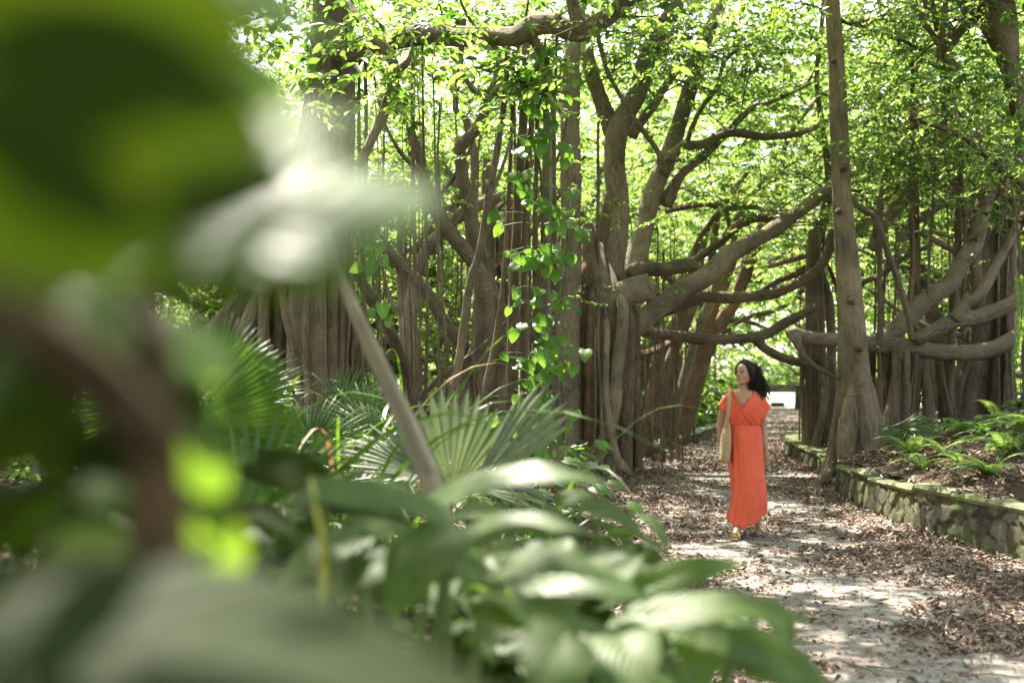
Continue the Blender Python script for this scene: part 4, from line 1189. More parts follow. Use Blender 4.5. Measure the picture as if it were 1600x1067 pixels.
spots = [(-7.5, 24), (-3.2, 25.5), (-12, 28), (-0.6, 29), (-6, 32), (2.0, 33.5), (-14, 37), (-1.5, 38), (3.8, 41), (-7, 43),
         (9.6, 25.5), (13.2, 27), (11.2, 31.5), (16.5, 31), (14.2, 36.5), (19.5, 36), (16.8, 43), (22.5, 41), (6.2, 47), (15.5, 50), (-9, 19.5)]
rng = np.random.default_rng(3)
for i, (x, y) in enumerate(spots):
    o = protos[i % 3] if i < 3 else copy_tree(protos[i % 3])
    o.location = (x, y, ground_z(x, y) if y < 34 else -0.05)
    o.rotation_euler = (0, 0, rng.uniform(0, 6.28)); s = rng.uniform(.9, 1.2); o.scale = (s, s, s * rng.uniform(.9, 1.1))

# leafy mass far beyond, hedge and undergrowth
def mass(name, n, fn, leaf, mat, seed, label=None, cat=None, kind=None, per=9, tl=.6, njit=.6, thr=0.0, cl=1.6):
    rng = np.random.default_rng(seed); C = []
    while len(C) < n:
        p = fn(rng)
        if p is None or mnoise.noise(Vector(np.asarray(p) / cl)) < thr: continue
        C.append(p)
    B, D, N, L, Wd, r, ex = twig_leaves(np.array(C, float), per, tl, leaf, .55, .2, njit, rng, None, False)
    o = leaf_cloud(name, B, D, N, L, Wd, r, M[mat])
    return tag(o, label, cat, None, kind)


mass('woods', 4200, lambda r: (r.uniform(-60, 90), r.uniform(100, 130), r.random() ** 1.3 * 22), .95, 'leaf_far', 11, kind='stuff', tl=2.0, thr=-.1, cl=6)
mass('woods', 2600, lambda r: (r.uniform(-30, 4), r.uniform(48, 62), r.random() ** 1.2 * 13), .42, 'leaf_far', 12, kind='stuff', tl=1.2, thr=-.05, cl=3)
mass('woods', 2200, lambda r: (r.uniform(17, 45), r.uniform(48, 62), r.random() ** 1.2 * 13), .42, 'leaf_far', 13, kind='stuff', tl=1.2, thr=-.05, cl=3)
mass('woods', 1500, lambda r: (r.uniform(3, 18), r.uniform(52, 64), 5.5 + r.random() * 11), .42, 'leaf_far', 18, kind='stuff', tl=1.2, thr=-.05, cl=3)
mass('hedge', 1300, lambda r: (r.uniform(8, 34), r.uniform(93.5, 96.5), r.random() ** .8 * 3.4 * (0.75 + .25 * math.sin(r.random() * 6))), .32, 'leaf_far', 14,
     'bright sunlit hedge behind the low tan wall at the end of the path', 'hedge', tl=.8)
mass('undergrowth', 1300, lambda r: (r.uniform(-7, -.2), r.uniform(22, 30), .3 + 4.2 * r.random()), .15, 'leaf_far', 17, kind='stuff', tl=.5, thr=.05, cl=1.2)
mass('undergrowth', 900, lambda r: (lambda y: (xl(y) - .3 - 3.5 * r.random() ** 1.5, y, .1 + r.random() ** 1.6 * 1.1))(r.uniform(23, 44)), .26, 'leaf', 15, kind='stuff', tl=.4, thr=-.1)
mass('undergrowth', 700, lambda r: (lambda x, y: (x, y, bed_z(x, y) + r.random() ** 1.5 * .8) if x < xl(y) - .3 else None)(r.uniform(-9, 2), r.uniform(15, 24)), .15, 'leaf', 16, kind='stuff', tl=.35, thr=0)


# ------------------------------------------------------------------ big-leaf materials
M['palm'] = mat_blade('fan_palm_leaf', (0.034, 0.070, 0.014), (0.07, 0.11, 0.03), (0.14, 0.28, 0.015), .4, .36, .4, pleat=2.0)
M['palm_blue'] = mat_blade('blue_palm_leaf', (0.12, 0.15, 0.095), (0.16, 0.19, 0.125), (0.2, 0.28, 0.08), .25, .38, .6, pleat=2.0)
M['strap'] = mat_blade('strap_leaf', (0.032, 0.07, 0.018), (0.06, 0.10, 0.03), (0.13, 0.26, 0.02), .35, .42, .4, pleat=3.0)
M['strap_dry'] = mat_blade('dry_strap_leaf', (0.28, 0.20, 0.11), (0.33, 0.25, 0.15), (0.3, 0.2, 0.08), .2, .6, .3, pleat=3.0)
M['heart'] = mat_blade('vine_leaf', (0.045, 0.12, 0.025), (0.12, 0.20, 0.06), (0.26, 0.52, 0.045), .5, .33, .5, nveins=7)
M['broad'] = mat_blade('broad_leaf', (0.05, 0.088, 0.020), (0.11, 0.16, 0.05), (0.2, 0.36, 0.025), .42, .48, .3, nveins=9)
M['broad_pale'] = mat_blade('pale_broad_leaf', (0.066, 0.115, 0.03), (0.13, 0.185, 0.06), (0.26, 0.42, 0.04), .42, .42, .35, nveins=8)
M['broad_dark'] = mat_blade('dark_broad_leaf', (0.022, 0.036, 0.005), (0.045, 0.07, 0.012), (0.075, 0.125, 0.004), .5, .7, .06, nveins=9)  # broad leaf with the deep shade of the left side in its colour
M['broad_shaded'] = mat_blade('shaded_broad_leaf', (0.030, 0.042, 0.018), (0.045, 0.06, 0.028), (0.06, 0.10, 0.012), .35, .65, .12, nveins=8)  # near leaf's shade put into its colour, since sun still reaches it
M['stem_green'] = NT('green_stem'); M['stem_green'] = M['stem_green'].done(M['stem_green'].bsdf((0.11, 0.16, 0.04), .5))
M['stem_yellow'] = NT('yellow_stem'); M['stem_yellow'] = M['stem_yellow'].done(M['stem_yellow'].bsdf((0.42, 0.42, 0.08), .5))
t = NT('dry_petiole'); ob = t.coord('UV', (60, 3, 1))
M['petiole'] = t.done(t.bsdf(t.ramp(t.noise(ob, 2, 5), [(.3, (.16, .12, .08)), (.7, (.36, .29, .2))]), .7))
M['vine_stem'] = mat_bark('vine_stem', (.05, .04, .02), (.12, .10, .05), (.2, .18, .1), .4)


def big(parent, b, t_, w, up=(0, -.3, 1), mat='broad', prof='oval', droop=.12, name='leaf', wave=.0, rnd=None, fold=.18, res=1.0):
    mb = MB(); sd_ = random.random()
    b_ = W(*b) if len(b) == 3 else np.asarray(b[:3]); t2 = W(*t_) if len(t_) == 3 else np.asarray(t_[:3])
    V, fc, uv = blade(b_, t2, w, np.asarray(up, float), prof, droop, int(14 * res), max(2, int(5 * res)), fold, wave, sd_)
    mb.add(V, fc, uv, sd_ if rnd is None else rnd)
    return mb.build(name, M[mat], parent)


def stem(parent, P, R, mat='stem_green', name='stem', seg=8):
    mb = MB(); mb.add(*tube([np.asarray(p, float) for p in P], R, seg=seg, lump=.05, seed=nseed())); return mb.build(name, M[mat], parent)


# ------------------------------------------------------------------ fan palms
def fan_frond(parent, hub, axis, nrm, R, spread, n, split=.62, droop=.15, mat='palm', seed=0, petiole=None):
    """A palmate leaf: n pleated segments joined at the hub, free towards their tips."""
    rng = np.random.default_rng(seed + 900)
    hub = np.asarray(hub, float); ax = unit(axis); nn = unit(np.asarray(nrm, float) - np.dot(nrm, ax) * ax); sd_ = np.cross(nn, ax)
    mb = MB(); da = spread / n
    for i in range(n):
        a = -spread / 2 + da * (i + .5) + rng.normal(0, da * .08)
        Ri = R * (1 - .22 * (abs(a) / (spread / 2)) ** 2) * rng.uniform(.93, 1.04)
        d = ax * math.cos(a) + sd_ * math.sin(a); e = -ax * math.sin(a) + sd_ * math.cos(a)
        k = 11; tt = np.linspace(0.0, 1, k); V = []; UV = []
        bend = droop * rng.uniform(.6, 1.5)
        for q in tt:
            hw = Ri * q * math.tan(da / 2) * 1.04 if q < split else Ri * split * math.tan(da / 2) * 1.04 * (1 - (q - split) / (1 - split)) ** .8
            hw = max(hw, .0012)
            z = -bend * Ri * q ** 2.6 + .05 * Ri * math.sin(a * 1.3)
            c = hub + d * Ri * q * (1 - .12 * bend * q ** 3) + nn * z
            ridge = hw * .42
            V += [c - e * hw - nn * ridge * .5, c + nn * ridge * .5, c + e * hw - nn * ridge * .5]
            UV += [(0.0, q), (.5, q), (1.0, q)]
        fc = [(j * 3 + m, j * 3 + m + 1, j * 3 + m + 4, j * 3 + m + 3) for j in range(k - 1) for m in range(2)]
        mb.add(V, fc, UV, rng.random())
    o = mb.build('frond', M[mat], parent, smooth=False)
    if petiole is not None:
        stem(parent, [petiole, (hub + np.asarray(petiole)) / 2 + V3(0, 0, .08), hub], [.014, .011, .008], name='petiole')
    return o


def ground_pt(px, Y, dx=0):
    p = W(px, 0, Y); return V3(p[0] + dx, Y, ground_z(p[0] + dx, Y) - .03)


p1 = empty('fan_palm', ground_pt(300, 5.2), 'dark green fan palm with one big round pleated frond facing the camera', 'fan palm')
fan_frond(p1, W(288, 668, 5.0), (1, -.1, .22), (0, -1, .2), .50, 2.75, 44, .8, .05, seed=1, petiole=ground_pt(280, 5.3))
fan_frond(p1, W(250, 640, 5.5), (-.6, .1, .6), (0, -1, .5), .5, 2.6, 34, .75, .1, seed=2, petiole=ground_pt(280, 5.4))
fan_frond(p1, W(330, 600, 5.7), (.3, .2, .8), (.2, -1, .2), .38, 2.4, 28, .6, .25, seed=3, petiole=ground_pt(285, 5.5))
p2 = empty('fan_palm', ground_pt(395, 4.7), 'low fan palm with stiff upright pointed segments, in front of the round frond', 'fan palm')
fan_frond(p2, W(392, 800, 4.6), (.05, .15, 1), (0, -1, .3), .42, 2.2, 13, .45, .06, seed=4, petiole=ground_pt(392, 4.7))
fan_frond(p2, W(380, 830, 4.4), (-.3, -.4, .8), (0, -.6, .8), .38, 2.4, 16, .5, .15, seed=5, petiole=ground_pt(392, 4.7))
fan_frond(p2, W(440, 790, 4.9), (.7, .0, .6), (-.2, -.8, .5), .40, 2.0, 15, .5, .15, seed=6, petiole=ground_pt(400, 4.8))
p3 = empty('fan_palm', ground_pt(710, 6.2), 'blue-grey fan palm with open pleated fronds, below the twisted stems', 'fan palm')
fan_frond(p3, W(705, 772, 5.6), (-.05, .1, 1), (-.1, -.9, .5), .52, 1.9, 16, .76, .14, 'palm_blue', 7, petiole=ground_pt(705, 6.2))
fan_frond(p3, W(735, 772, 5.5), (.75, -.05, .95), (-.6, -.75, .45), .64, .70, 7, .8, .06, 'palm_blue', 8, petiole=ground_pt(715, 6.1))
fan_frond(p3, W(660, 745, 6.3), (-1, -.1, .35), (.1, -.8, .6), .50, 1.6, 16, .5, .2, 'palm_blue', 9, petiole=ground_pt(700, 6.2))
fan_frond(p3, W(740, 760, 6.5), (.9, .2, .35), (0, -.6, .8), .48, 1.9, 18, .55, .25, 'palm_blue', 10, petiole=ground_pt(710, 6.3))
p4 = empty('fan_palm', ground_pt(60, 3.2), 'fan palm low at the left corner, its folded frond catching white light', 'fan palm')
fan_frond(p4, W(60, 935, 2.6), (-.25, -.15, -1), (.2, -.75, .7), .26, 1.2, 16, .75, .08, 'palm_blue', 11, petiole=ground_pt(60, 2.9))
fan_frond(p4, W(120, 960, 3.0), (.35, -.2, -.7), (0, -.7, .7), .22, 1.4, 12, .5, .3, 'palm', 12, petiole=ground_pt(70, 2.9))
p5 = empty('fan_palm', ground_pt(1412, 15.0), 'small drooping palmetto on the bank beside the foot of the pale trunk', 'fan palm')
for i, (ax, nr) in enumerate((((.3, -.3, .5), (0, -.5, 1)), ((-.7, -.4, .2), (0, -.5, 1)), ((.9, -.2, .1), (0, -.5, 1)), ((-.2, -.8, .0), (0, -.3, 1)))):
    fan_frond(p5, W(1408 + 6 * i, 672, 14.9), ax, nr, .42, 2.0, 16, .5, .75, 'palm', 20 + i, petiole=ground_pt(1412, 15.0))
# more palms hidden deep in the bed, behind
for i, (px, py, Y) in enumerate([(600, 690, 8.0), (480, 700, 7.2), (545, 660, 9.0), (385, 640, 7.0)]):
    lab = ['green fan palm under the slanting dry petiole', 'fan palm half hidden behind the upright segments', 'feathery young fan palm at the foot of the pale banyan', 'fan palm behind the arching strap leaves on the left'][i]
    pp = empty('fan_palm', ground_pt(px, Y), lab, 'fan palm')
    rr = np.random.default_rng(60 + i)
    for k in range(4):
        a = rr.uniform(0, 6.28)
        fan_frond(pp, W(px + rr.uniform(-25, 25), py + rr.uniform(-20, 20), Y + rr.uniform(-.3, .3)), (math.cos(a), -.2 + .3 * math.sin(a), .5), (0, -.8, .6), .42, 2.1, 18, .5, .22, 'palm', 70 + i * 5 + k, petiole=ground_pt(px, Y))


# ------------------------------------------------------------------ strap-leaved clumps
def clump(px, Y, n, L, label, mat='strap', w=.028, seed=0, rise=1.5, dry=.09, group='strap-leaved clumps'):
    rng = np.random.default_rng(seed); g = ground_pt(px, Y)
    root = empty('strap_leaf_plant', g, label, 'plant', group)
    gm, dm = MB(), MB()
    for i in range(n):
        a = rng.uniform(0, 6.28); l = L * rng.uniform(.6, 1.15); up = rise * rng.uniform(.6, 1.1)
        h = V3(math.cos(a), math.sin(a), 0); b = g + h * .03 + V3(0, 0, .02)
        k = 12; ww = w * rng.uniform(.7, 1.2); Vv = []; UV = []
        s_ = np.cross(h, V3(0, 0, 1)); crook = rng.uniform(.8, 1.6)
        for j in range(k):
            q = j / (k - 1)
            c = b + h * l * (.55 * q + .25 * q ** 2) + V3(0, 0, l * (up * 1.25 * q - up * crook * .75 * q ** 2.5)) + s_ * .05 * l * math.sin(q * 3 + i)
            hw = ww * .5 * min(1, q * 8 + .3) * (1 - q ** 3) ** .9 + .0008
            Vv += [c - s_ * hw, c - V3(0, 0, hw * .35), c + s_ * hw]; UV += [(0, q), (.5, q), (1, q)]
        fc = [(j * 3 + m, j * 3 + m + 1, j * 3 + m + 4, j * 3 + m + 3) for j in range(k - 1) for m in range(2)]
        (dm if rng.random() < dry else gm).add(Vv, fc, UV, rng.random())
    gm.build('foliage', M[mat], root)
    if dm.n: dm.build('dead_blades', M['strap_dry'], root)
    return root


clump(395, 5.6, 18, 2.5, 'tall clump of long arching strap leaves before the pale banyan', w=.05, seed=1, rise=.85, dry=.0, group=None)
clump(560, 7.4, 46, 1.7, 'dense strap-leaved clump left of the slanting dry petiole', seed=2)
clump(495, 6.4, 46, 1.5, 'strap-leaved clump with bleached tips between the fan palms', seed=3, dry=.22)
clump(600, 8.6, 40, 1.7, 'strap-leaved clump behind the slanting dry petiole', seed=4)
clump(440, 7.8, 42, 1.7, 'strap-leaved clump at the foot of the pale banyan', seed=5)
clump(800, 6.3, 12, 1.25, 'sparse clump of bright arching blades in front of the vine-hung column', w=.030, seed=66, rise=1.6, dry=.0, group=None)
clump(660, 9.5, 34, 1.5, 'strap-leaved clump behind the blue-grey palm', seed=7)
clump(350, 5.4, 30, 1.1, 'strap-leaved clump at the base of the round palm frond', seed=8, dry=.3)
clump(770, 8.6, 24, .6, 'strap-leaved clump between the blue-grey palm and the vines', seed=9)
clump(520, 5.6, 42, 1.3, 'strap-leaved clump close behind the pale leaf patch', seed=13, dry=.15)
clump(640, 7.4, 30, 1.2, 'strap-leaved clump between the two big palms', seed=14, dry=.15)
clump(300, 6.6, 36, 1.6, 'strap-leaved clump in half shade behind the round palm frond', seed=15)
clump(200, 7.6, 36, .9, 'strap-leaved clump farthest left in the shade', seed=16)
clump(150, 4.6, 26, .7, 'strap-leaved clump in deep shade at far left', seed=10, dry=.25)

# ------------------------------------------------------------------ heart-leaved vines on the hanging roots
def vine(label, col, n, seed, size, Yr):
    """col: (px, py, scatter px) stations down the vine."""
    rng = np.random.default_rng(seed)
    root = empty('climbing_vine', ground_pt(col[-1][0], Yr), label, 'vine', None)
    P = [W(x, y, Yr) + V3(0, 0.02, 0) for x, y, s in col] + [ground_pt(col[-1][0], Yr)]
    stem(root, P, np.full(len(P), .011), 'vine_stem', 'stem', 6)
    xs = [c[0] for c in col]; ys = [c[1] for c in col]; sc = [c[2] for c in col]
    for i in range(n):
        y = rng.uniform(ys[0], ys[-1]); x = np.interp(y, ys, xs); s = np.interp(y, ys, sc)
        if mnoise.noise(Vector((y / 60.0, seed, 0))) < -.12 and rng.random() < .8: y = rng.uniform(ys[0], ys[-1]); x = np.interp(y, ys, xs); s = np.interp(y, ys, sc)
        o = V3(rng.normal(0, s / F * Yr), -abs(rng.normal(.10, .09)), rng.normal(0, .05))
        node = W(x, y, Yr); b = node + o
        a = rng.normal(0, .7); L = size * rng.uniform(.55, 1.2)
        d = unit(V3(math.sin(a) * .9, -.35 + rng.normal(0, .3), -math.cos(a) * .75 + rng.normal(0, .25)))
        up = unit(V3(rng.normal(0, .35), -1, .55 + rng.normal(0, .4)))
        lf = big(root, (*b, 0), (*(b + d * L), 0), L * .8, up, 'heart', 'heart', .10, res=.6)
        mb = MB(); mb.add(*tube([node, (node + b) / 2 + V3(0, 0, .03), b], [.003, .0025, .002], seg=4, lump=0, seed=.1)); pt = mb.build('petiole', M['stem_green'], root)
        pt.parent = lf
    return root


vine('heart-leaved vine climbing the hanging root column, its largest leaves near the top', [(852, 60, 22), (850, 130, 24), (838, 200, 22), (846, 290, 20), (846, 380, 26), (842, 420, 26)], 78, 31, .155, 11.75)
vine('heart-leaved vine thick on the lower half of the root column left of the banyan', [(850, 390, 24), (845, 470, 28), (836, 560, 26), (838, 640, 32), (832, 720, 34)], 90, 32, .15, 11.6)
vine('slender heart-leaved vine on the broad ribbed root right of the other vines', [(886, 225, 8), (888, 300, 10), (884, 420, 14), (872, 520, 12), (880, 640, 16)], 36, 33, .17, 17.9)
vine('heart-leaved vine with few leaves among roots of the pale banyan', [(590, 350, 14), (582, 420, 12), (590, 520, 18), (600, 640, 20)], 24, 34, .14, 10.8)
for i, (px, Y) in enumerate(((815, 10.2), (880, 12.5), (770, 11.5))):
    lab = ['heart-leaved ground plant below the vine column', 'heart-leaved ground plant against the left banyan roots', 'heart-leaved ground plant behind the blue-grey palm'][i]
    rr = np.random.default_rng(80 + i); g = ground_pt(px, Y); r = empty('heart_leaf_plant', g, lab, 'plant')
    for k in range(40):
        a = rr.uniform(0, 6.28); d = rr.uniform(.05, .7); h = rr.uniform(.1, .8)
        b = g + V3(math.cos(a) * d, math.sin(a) * d * .6, h); L = rr.uniform(.10, .2)
        dr = unit(V3(math.cos(a), math.sin(a) * .6 - .3, -.35)); 
        lf = big(r, (*b, 0), (*(b + dr * L), 0), L * .8, (rr.normal(0, .3), -.5, 1), 'heart', 'heart', .1, res=.5)
        mb = MB(); mb.add(*tube([g, (g + b) / 2 + V3(0, 0, h * .15), b], [.005, .004, .003], seg=4, lump=0, seed=.1)); mb.build('petiole', M['stem_green'], r)

# ------------------------------------------------------------------ ferns on the bank
def fern(g, n, L, label, seed, hang=False, group='ferns on the leafy bank'):
    rng = np.random.default_rng(seed); root = empty('fern', g, label, 'fern', group)
    for i in range(n):
        a = rng.uniform(0, 6.28); l = L * rng.uniform(.6, 1.1); h = V3(math.cos(a), math.sin(a), 0)
        up = rng.uniform(.5, 1.0)
        k = 15; qs = np.linspace(0, 1, k); C = np.array([g + h * l * (.25 * q + .6 * q ** 1.6) + V3(0, 0, l * (up * 1.1 * q - .62 * q ** 2.3)) for q in qs])
        if hang: C = np.array([g + V3(.05 * math.sin(q * 4), 0, -l * q) for q in qs])
        T = unit(np.gradient(C, axis=0)); s_ = unit(np.cross(T, V3(0, 0, 1) if not hang else V3(0, 1, 0)))
        B, D, N, LL = [], [], [], []
        for j in range(1, k):
            pl = l * (.055 if hang else .17) * (math.sin(math.pi * (qs[j] * .80 + .2)) + .08)
            for sg in (-1, 1):
                pd = unit(s_[j] * sg + T[j] * .45 + V3(0, 0, -.12))
                m = max(2, int(pl / .016))
                for z in range(m):
                    f_ = (z + .5) / m
                    for s2 in (-1, 1):
                        B.append(C[j] + pd * pl * f_); D.append(unit(T[j] * s2 + pd * .6)); N.append(np.cross(T[j], s_[j]) * (1 if np.cross(T[j], s_[j])[2] > 0 else -1) + rng.normal(0, .2, 3)); LL.append(.026 * (1.1 - f_ * .6) * (.6 + L))
        nB = len(B); LL = np.array(LL)
        fr = leaf_cloud('frond', np.array(B), np.array(D), np.array(N), LL, LL * .5, np.clip(rng.normal(.5 + .2 * rng.normal(), .12, nB), 0, 1), M['fern'], root, fold=.05, curl=.1)
        mb = MB(); mb.add(*tube(C[::3], [.003] * len(C[::3]), seg=4, lump=0, seed=.1)); rc = mb.build('rachis', M['stem_green'], root); rc.parent = fr
    return root


FERN = [(1425, 708, 14.4, 9, .55, 'bright fern right in front of the small palmetto'), (1475, 735, 13.6, 8, .5, 'low fern near the wall coping, right of the palmetto'),
        (1535, 715, 14.2, 10, .6, 'pale fern in the middle of the bank'), (1575, 745, 12.6, 13, .8, 'largest feathery fern at the right edge above the wall'),
        (1560, 690, 15.5, 9, .6, 'fern higher on the bank behind the largest one'), (1500, 760, 12.9, 6, .4, 'small dull fern close behind the wall coping'),
        (1455, 680, 16.0, 8, .5, 'fern behind the palmetto under the level limb'), (1505, 700, 14.8, 9, .55, 'fern between the palmetto and the pale fern, high on the litter'), (1440, 745, 13.2, 8, .45, 'dark fern by the wall directly below the palmetto'), (1545, 765, 11.8, 10, .6, 'fern spilling to the wall coping left of the largest one'),
        (1610, 720, 13.5, 10, .7, 'fern cut off by the right edge of the picture'),
        (1595, 660, 16.5, 8, .6, 'fern at the foot of the massive dark trunk')]
for i, (px, py, Y, n, L, lab) in enumerate(FERN): fern(ground_pt(px, Y), n, L, lab, 40 + i)
fern(W(1590, 425, 14.0), 1, 1.75, 'long narrow fern frond hanging at the right edge', 60, True, None)
# feathery twig at the right
fx = empty('feathery_shrub', ground_pt(1600, 14.5), 'thin shrub with pale feathery leaflets before the massive dark trunk', 'shrub')
stem(fx, [ground_pt(1600, 14.5), W(1597, 500, 14.5), W(1588, 340, 14.5), W(1570, 250, 14.4)], [.02, .016, .01, .005], 'twig', 'stem')
rr = np.random.default_rng(77)
B, D, N, L_, Wd, rn, ex = twig_leaves(pxcloud(34, (1520, 200, 1620, 300), (14, 14.8), rr, .5, -.3), 22, .34, .045, .3, .1, .3, rr)
leaf_cloud('foliage', B, D, N, L_, Wd, np.clip(rn + .2, 0, 1), M['fern'], fx, extra=ex)
vt = empty('creeper', W(1372, 655, 15.6), 'thin pale creeper tendril looping over the bank beside the palmetto', 'creeper')
stem(vt, [W(1368, 650, 15.6), W(1376, 662, 15.5), W(1388, 666, 15.4), W(1405, 662, 15.3), W(1425, 652, 15.4), W(1445, 652, 15.4), W(1470, 660, 15.5)], [.007] * 7, 'stem_green', 'stem', 5)
mass('undergrowth', 160, lambda r: (lambda x, y: (x, y, bank_z(x, y) + .05 + .25 * r.random() ** 2))(r.uniform(5.2, 9), r.uniform(12, 19)), .06, 'fern', 90, kind='stuff', tl=.2, thr=.1, cl=.8)
# ------------------------------------------------------------------ foreground plants, far out of focus
UPF = (0, -.45, .9)
f1 = empty('broadleaf_shrub', (-0.27, .74, .0), 'nearest blurred shrub with broad glossy leaves and a brown stem, filling the left side', 'shrub')
stem(f1, [(-.255, .74, -.02), W(248, 1150, .70), W(246, 860, .68), W(244, 700, .68), W(236, 540, .70), W(215, 420, .74), W(180, 200, .8), W(150, -100, .85)], [.016, .0155, .0155, .0150, .012, .009, .007, .005], 'shrub_bark', 'stem', 14)
stem(f1, [W(244, 705, .68), W(180, 620, .63), W(90, 540, .58), W(-20, 480, .54), W(-160, 400, .5)], [.015, .0145, .0145, .014, .012], 'shrub_bark', 'branch', 14)
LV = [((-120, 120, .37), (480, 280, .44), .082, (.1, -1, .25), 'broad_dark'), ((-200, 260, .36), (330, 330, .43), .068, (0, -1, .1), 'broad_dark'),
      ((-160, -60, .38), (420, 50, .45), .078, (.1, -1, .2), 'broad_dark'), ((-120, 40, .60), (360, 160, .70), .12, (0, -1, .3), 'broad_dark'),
      ((225, 280, .40), (590, 185, .50), .034, (0, -.72, .7), 'broad_pale'), ((170, 400, .58), (676, 278, .70), .15, (.05, -.52, .85), 'broad_pale'),
      ((180, 450, .60), (590, 420, .66), .070, (.0, -.6, .8), 'broad'), ((230, -60, .66), (525, 60, .72), .066, (.1, -.7, .7), 'broad_pale'), ((330, 60, .78), (470, 250, .80), .06, (.5, -.6, .6), 'broad'),
      ((-30, 360, .58), (330, 440, .66), .058, (0, -.85, .5), 'broad_pale'), ((20, 500, .66), (290, 520, .72), .05, (0, -.8, .6), 'broad'),
      ((200, 540, .80), (375, 560, .86), .055, (0, -.85, .5), 'broad_pale'), ((285, 520, .84), (345, 600, .86), .03, (0, -.8, .6), 'broad_pale'), ((205, 610, .8), (262, 592, .8), .012, UPF, 'broad_pale'),
      ((282, 690, .80), (355, 775, .84), .034, (0, -.9, .4), 'broad'), ((125, 780, .78), (205, 760, .82), .026, (0, -.9, .4), 'broad'),
      ((285, 790, .80), (382, 895, .84), .040, (-.2, -.9, .4), 'broad'), ((70, 860, .78), (232, 860, .82), .036, (0, -.9, .4), 'broad_pale'), ((-30, 930, .7), (18, 890, .72), .02, (0, -.9, .4), 'broad_pale'),
      ((-250, 480, .5), (120, 420, .6), .07, (0, -1, .2), 'broad_dark')]
for b, t_, w, up, m in LV: big(f1, b, t_, w, up, m, 'oval', .06, wave=.01)
rr = np.random.default_rng(5)
for i in range(95):                      # deep inside of the shrub, its shade put into the leaf colour
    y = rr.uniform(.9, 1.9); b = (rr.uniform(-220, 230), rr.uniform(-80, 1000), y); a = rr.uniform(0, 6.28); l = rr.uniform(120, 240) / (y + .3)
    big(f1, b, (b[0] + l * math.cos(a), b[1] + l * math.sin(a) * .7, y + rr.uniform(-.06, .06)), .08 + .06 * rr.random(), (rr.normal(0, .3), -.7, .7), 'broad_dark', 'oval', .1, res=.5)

f2 = empty('broadleaf_plant', (-.12, .62, .0), 'blurred grey-green leaf closest to the camera along the bottom left', 'plant')
big(f2, (-60, 985, .50), (850, 1120, .64), .150, (.05, -.34, .94), 'broad_shaded', 'oval', .07, rnd=.5)
stem(f2, [(-.14, .58, -.02), W(-40, 1400, .53), W(-80, 1100, .50), W(-60, 985, .50)], [.006, .006, .005, .004])
big(f2, (-200, 1000, .62), (300, 870, .74), .055, (0, -.5, .8), 'broad_dark', 'oval', .06)

# philodendron patch along the bottom centre
f3 = empty('broadleaf_plant', ground_pt(640, 2.3), 'pale green large-leaved plant at bottom centre, below the slanting petiole', 'plant')
L3 = [((690, 800, 2.3), (430, 775, 2.1), .15, (.0, -.38, .92), 'broad_pale'), ((685, 785, 2.4), (950, 742, 2.3), .14, (0, -.36, .93), 'broad_pale'),
      ((500, 770, 2.0), (740, 830, 2.1), .11, (0, -.5, .85), 'broad_pale'), ((480, 852, 2.9), (375, 828, 2.9), .16, (0, -.55, .83), 'broad'), ((440, 800, 3.0), (350, 822, 3.0), .07, (.1, -.5, .85), 'broad'),
      ((700, 830, 2.2), (610, 960, 2.0), .18, (-.2, -.7, .7), 'broad'), ((560, 840, 2.3), (430, 910, 2.2), .11, (0, -.5, .86), 'broad_pale'),
      ((690, 850, 2.2), (800, 955, 2.1), .09, (.55, -.25, .8), 'broad'), ((760, 930, 2.0), (860, 1010, 1.9), .08, (.5, -.2, .85), 'broad'), ((700, 860, 2.4), (900, 815, 2.3), .15, (0, -.4, .9), 'broad'),
      ((780, 890, 2.1), (960, 900, 2.0), .14, (0, -.35, .9), 'broad'), ((640, 870, 2.3), (520, 930, 2.2), .12, (0, -.4, .9), 'broad')]
for b, t_, w, up, m in L3:
    lf = big(f3, b, t_, w * .82, up, m, 'heart', .12, wave=.018)
    bb = W(*b); g = ground_pt(640, 2.3) + V3(rr.normal(0, .08), rr.normal(0, .08), 0)
    stem(f3, [g, (g + bb) / 2 + V3(0, 0, .12), bb], [.012, .009, .006], name='petiole')
stem(f3, [ground_pt(520, 2.1), W(506, 1000, 2.05), W(505, 860, 2.0), W(492, 790, 1.98), W(486, 745, 2.0)], [.007, .007, .006, .005, .002], 'stem_yellow', 'petiole')

f4 = empty('broadleaf_plant', ground_pt(960, 2.6), 'grey-green plant at bottom right of centre with one yellow-green leaf over the path edge', 'plant')
L4 = [((1005, 918, 2.45), (1160, 876, 2.45), .075, (0, -.75, .65), 'broad_pale'), ((1010, 965, 2.2), (1275, 962, 2.2), .10, (.05, -.42, .9), 'broad'), ((1030, 1000, 2.3), (1260, 1050, 2.3), .11, (.1, -.45, .9), 'broad'),
      ((820, 905, 2.2), (1010, 930, 2.1), .13, (0, -.4, .9), 'broad_pale'), ((900, 960, 2.0), (720, 1000, 1.9), .13, (0, -.4, .9), 'broad'), ((960, 980, 2.1), (1010, 1090, 1.9), .12, (0, -.6, .8), 'broad'),
      ((1150, 1010, 2.3), (1310, 1085, 2.3), .12, (.2, -.7, .7), 'broad'), ((1190, 940, 2.6), (1240, 1010, 2.5), .09, (.3, -.6, .7), 'broad'), ((880, 1000, 1.9), (840, 1100, 1.8), .12, (.1, -.5, .85), 'broad'),
      ((1080, 960, 2.3), (1100, 1080, 2.1), .12, (.1, -.6, .8), 'broad'), ((1000, 900, 2.6), (900, 870, 2.7), .10, (0, -.4, .9), 'broad')]
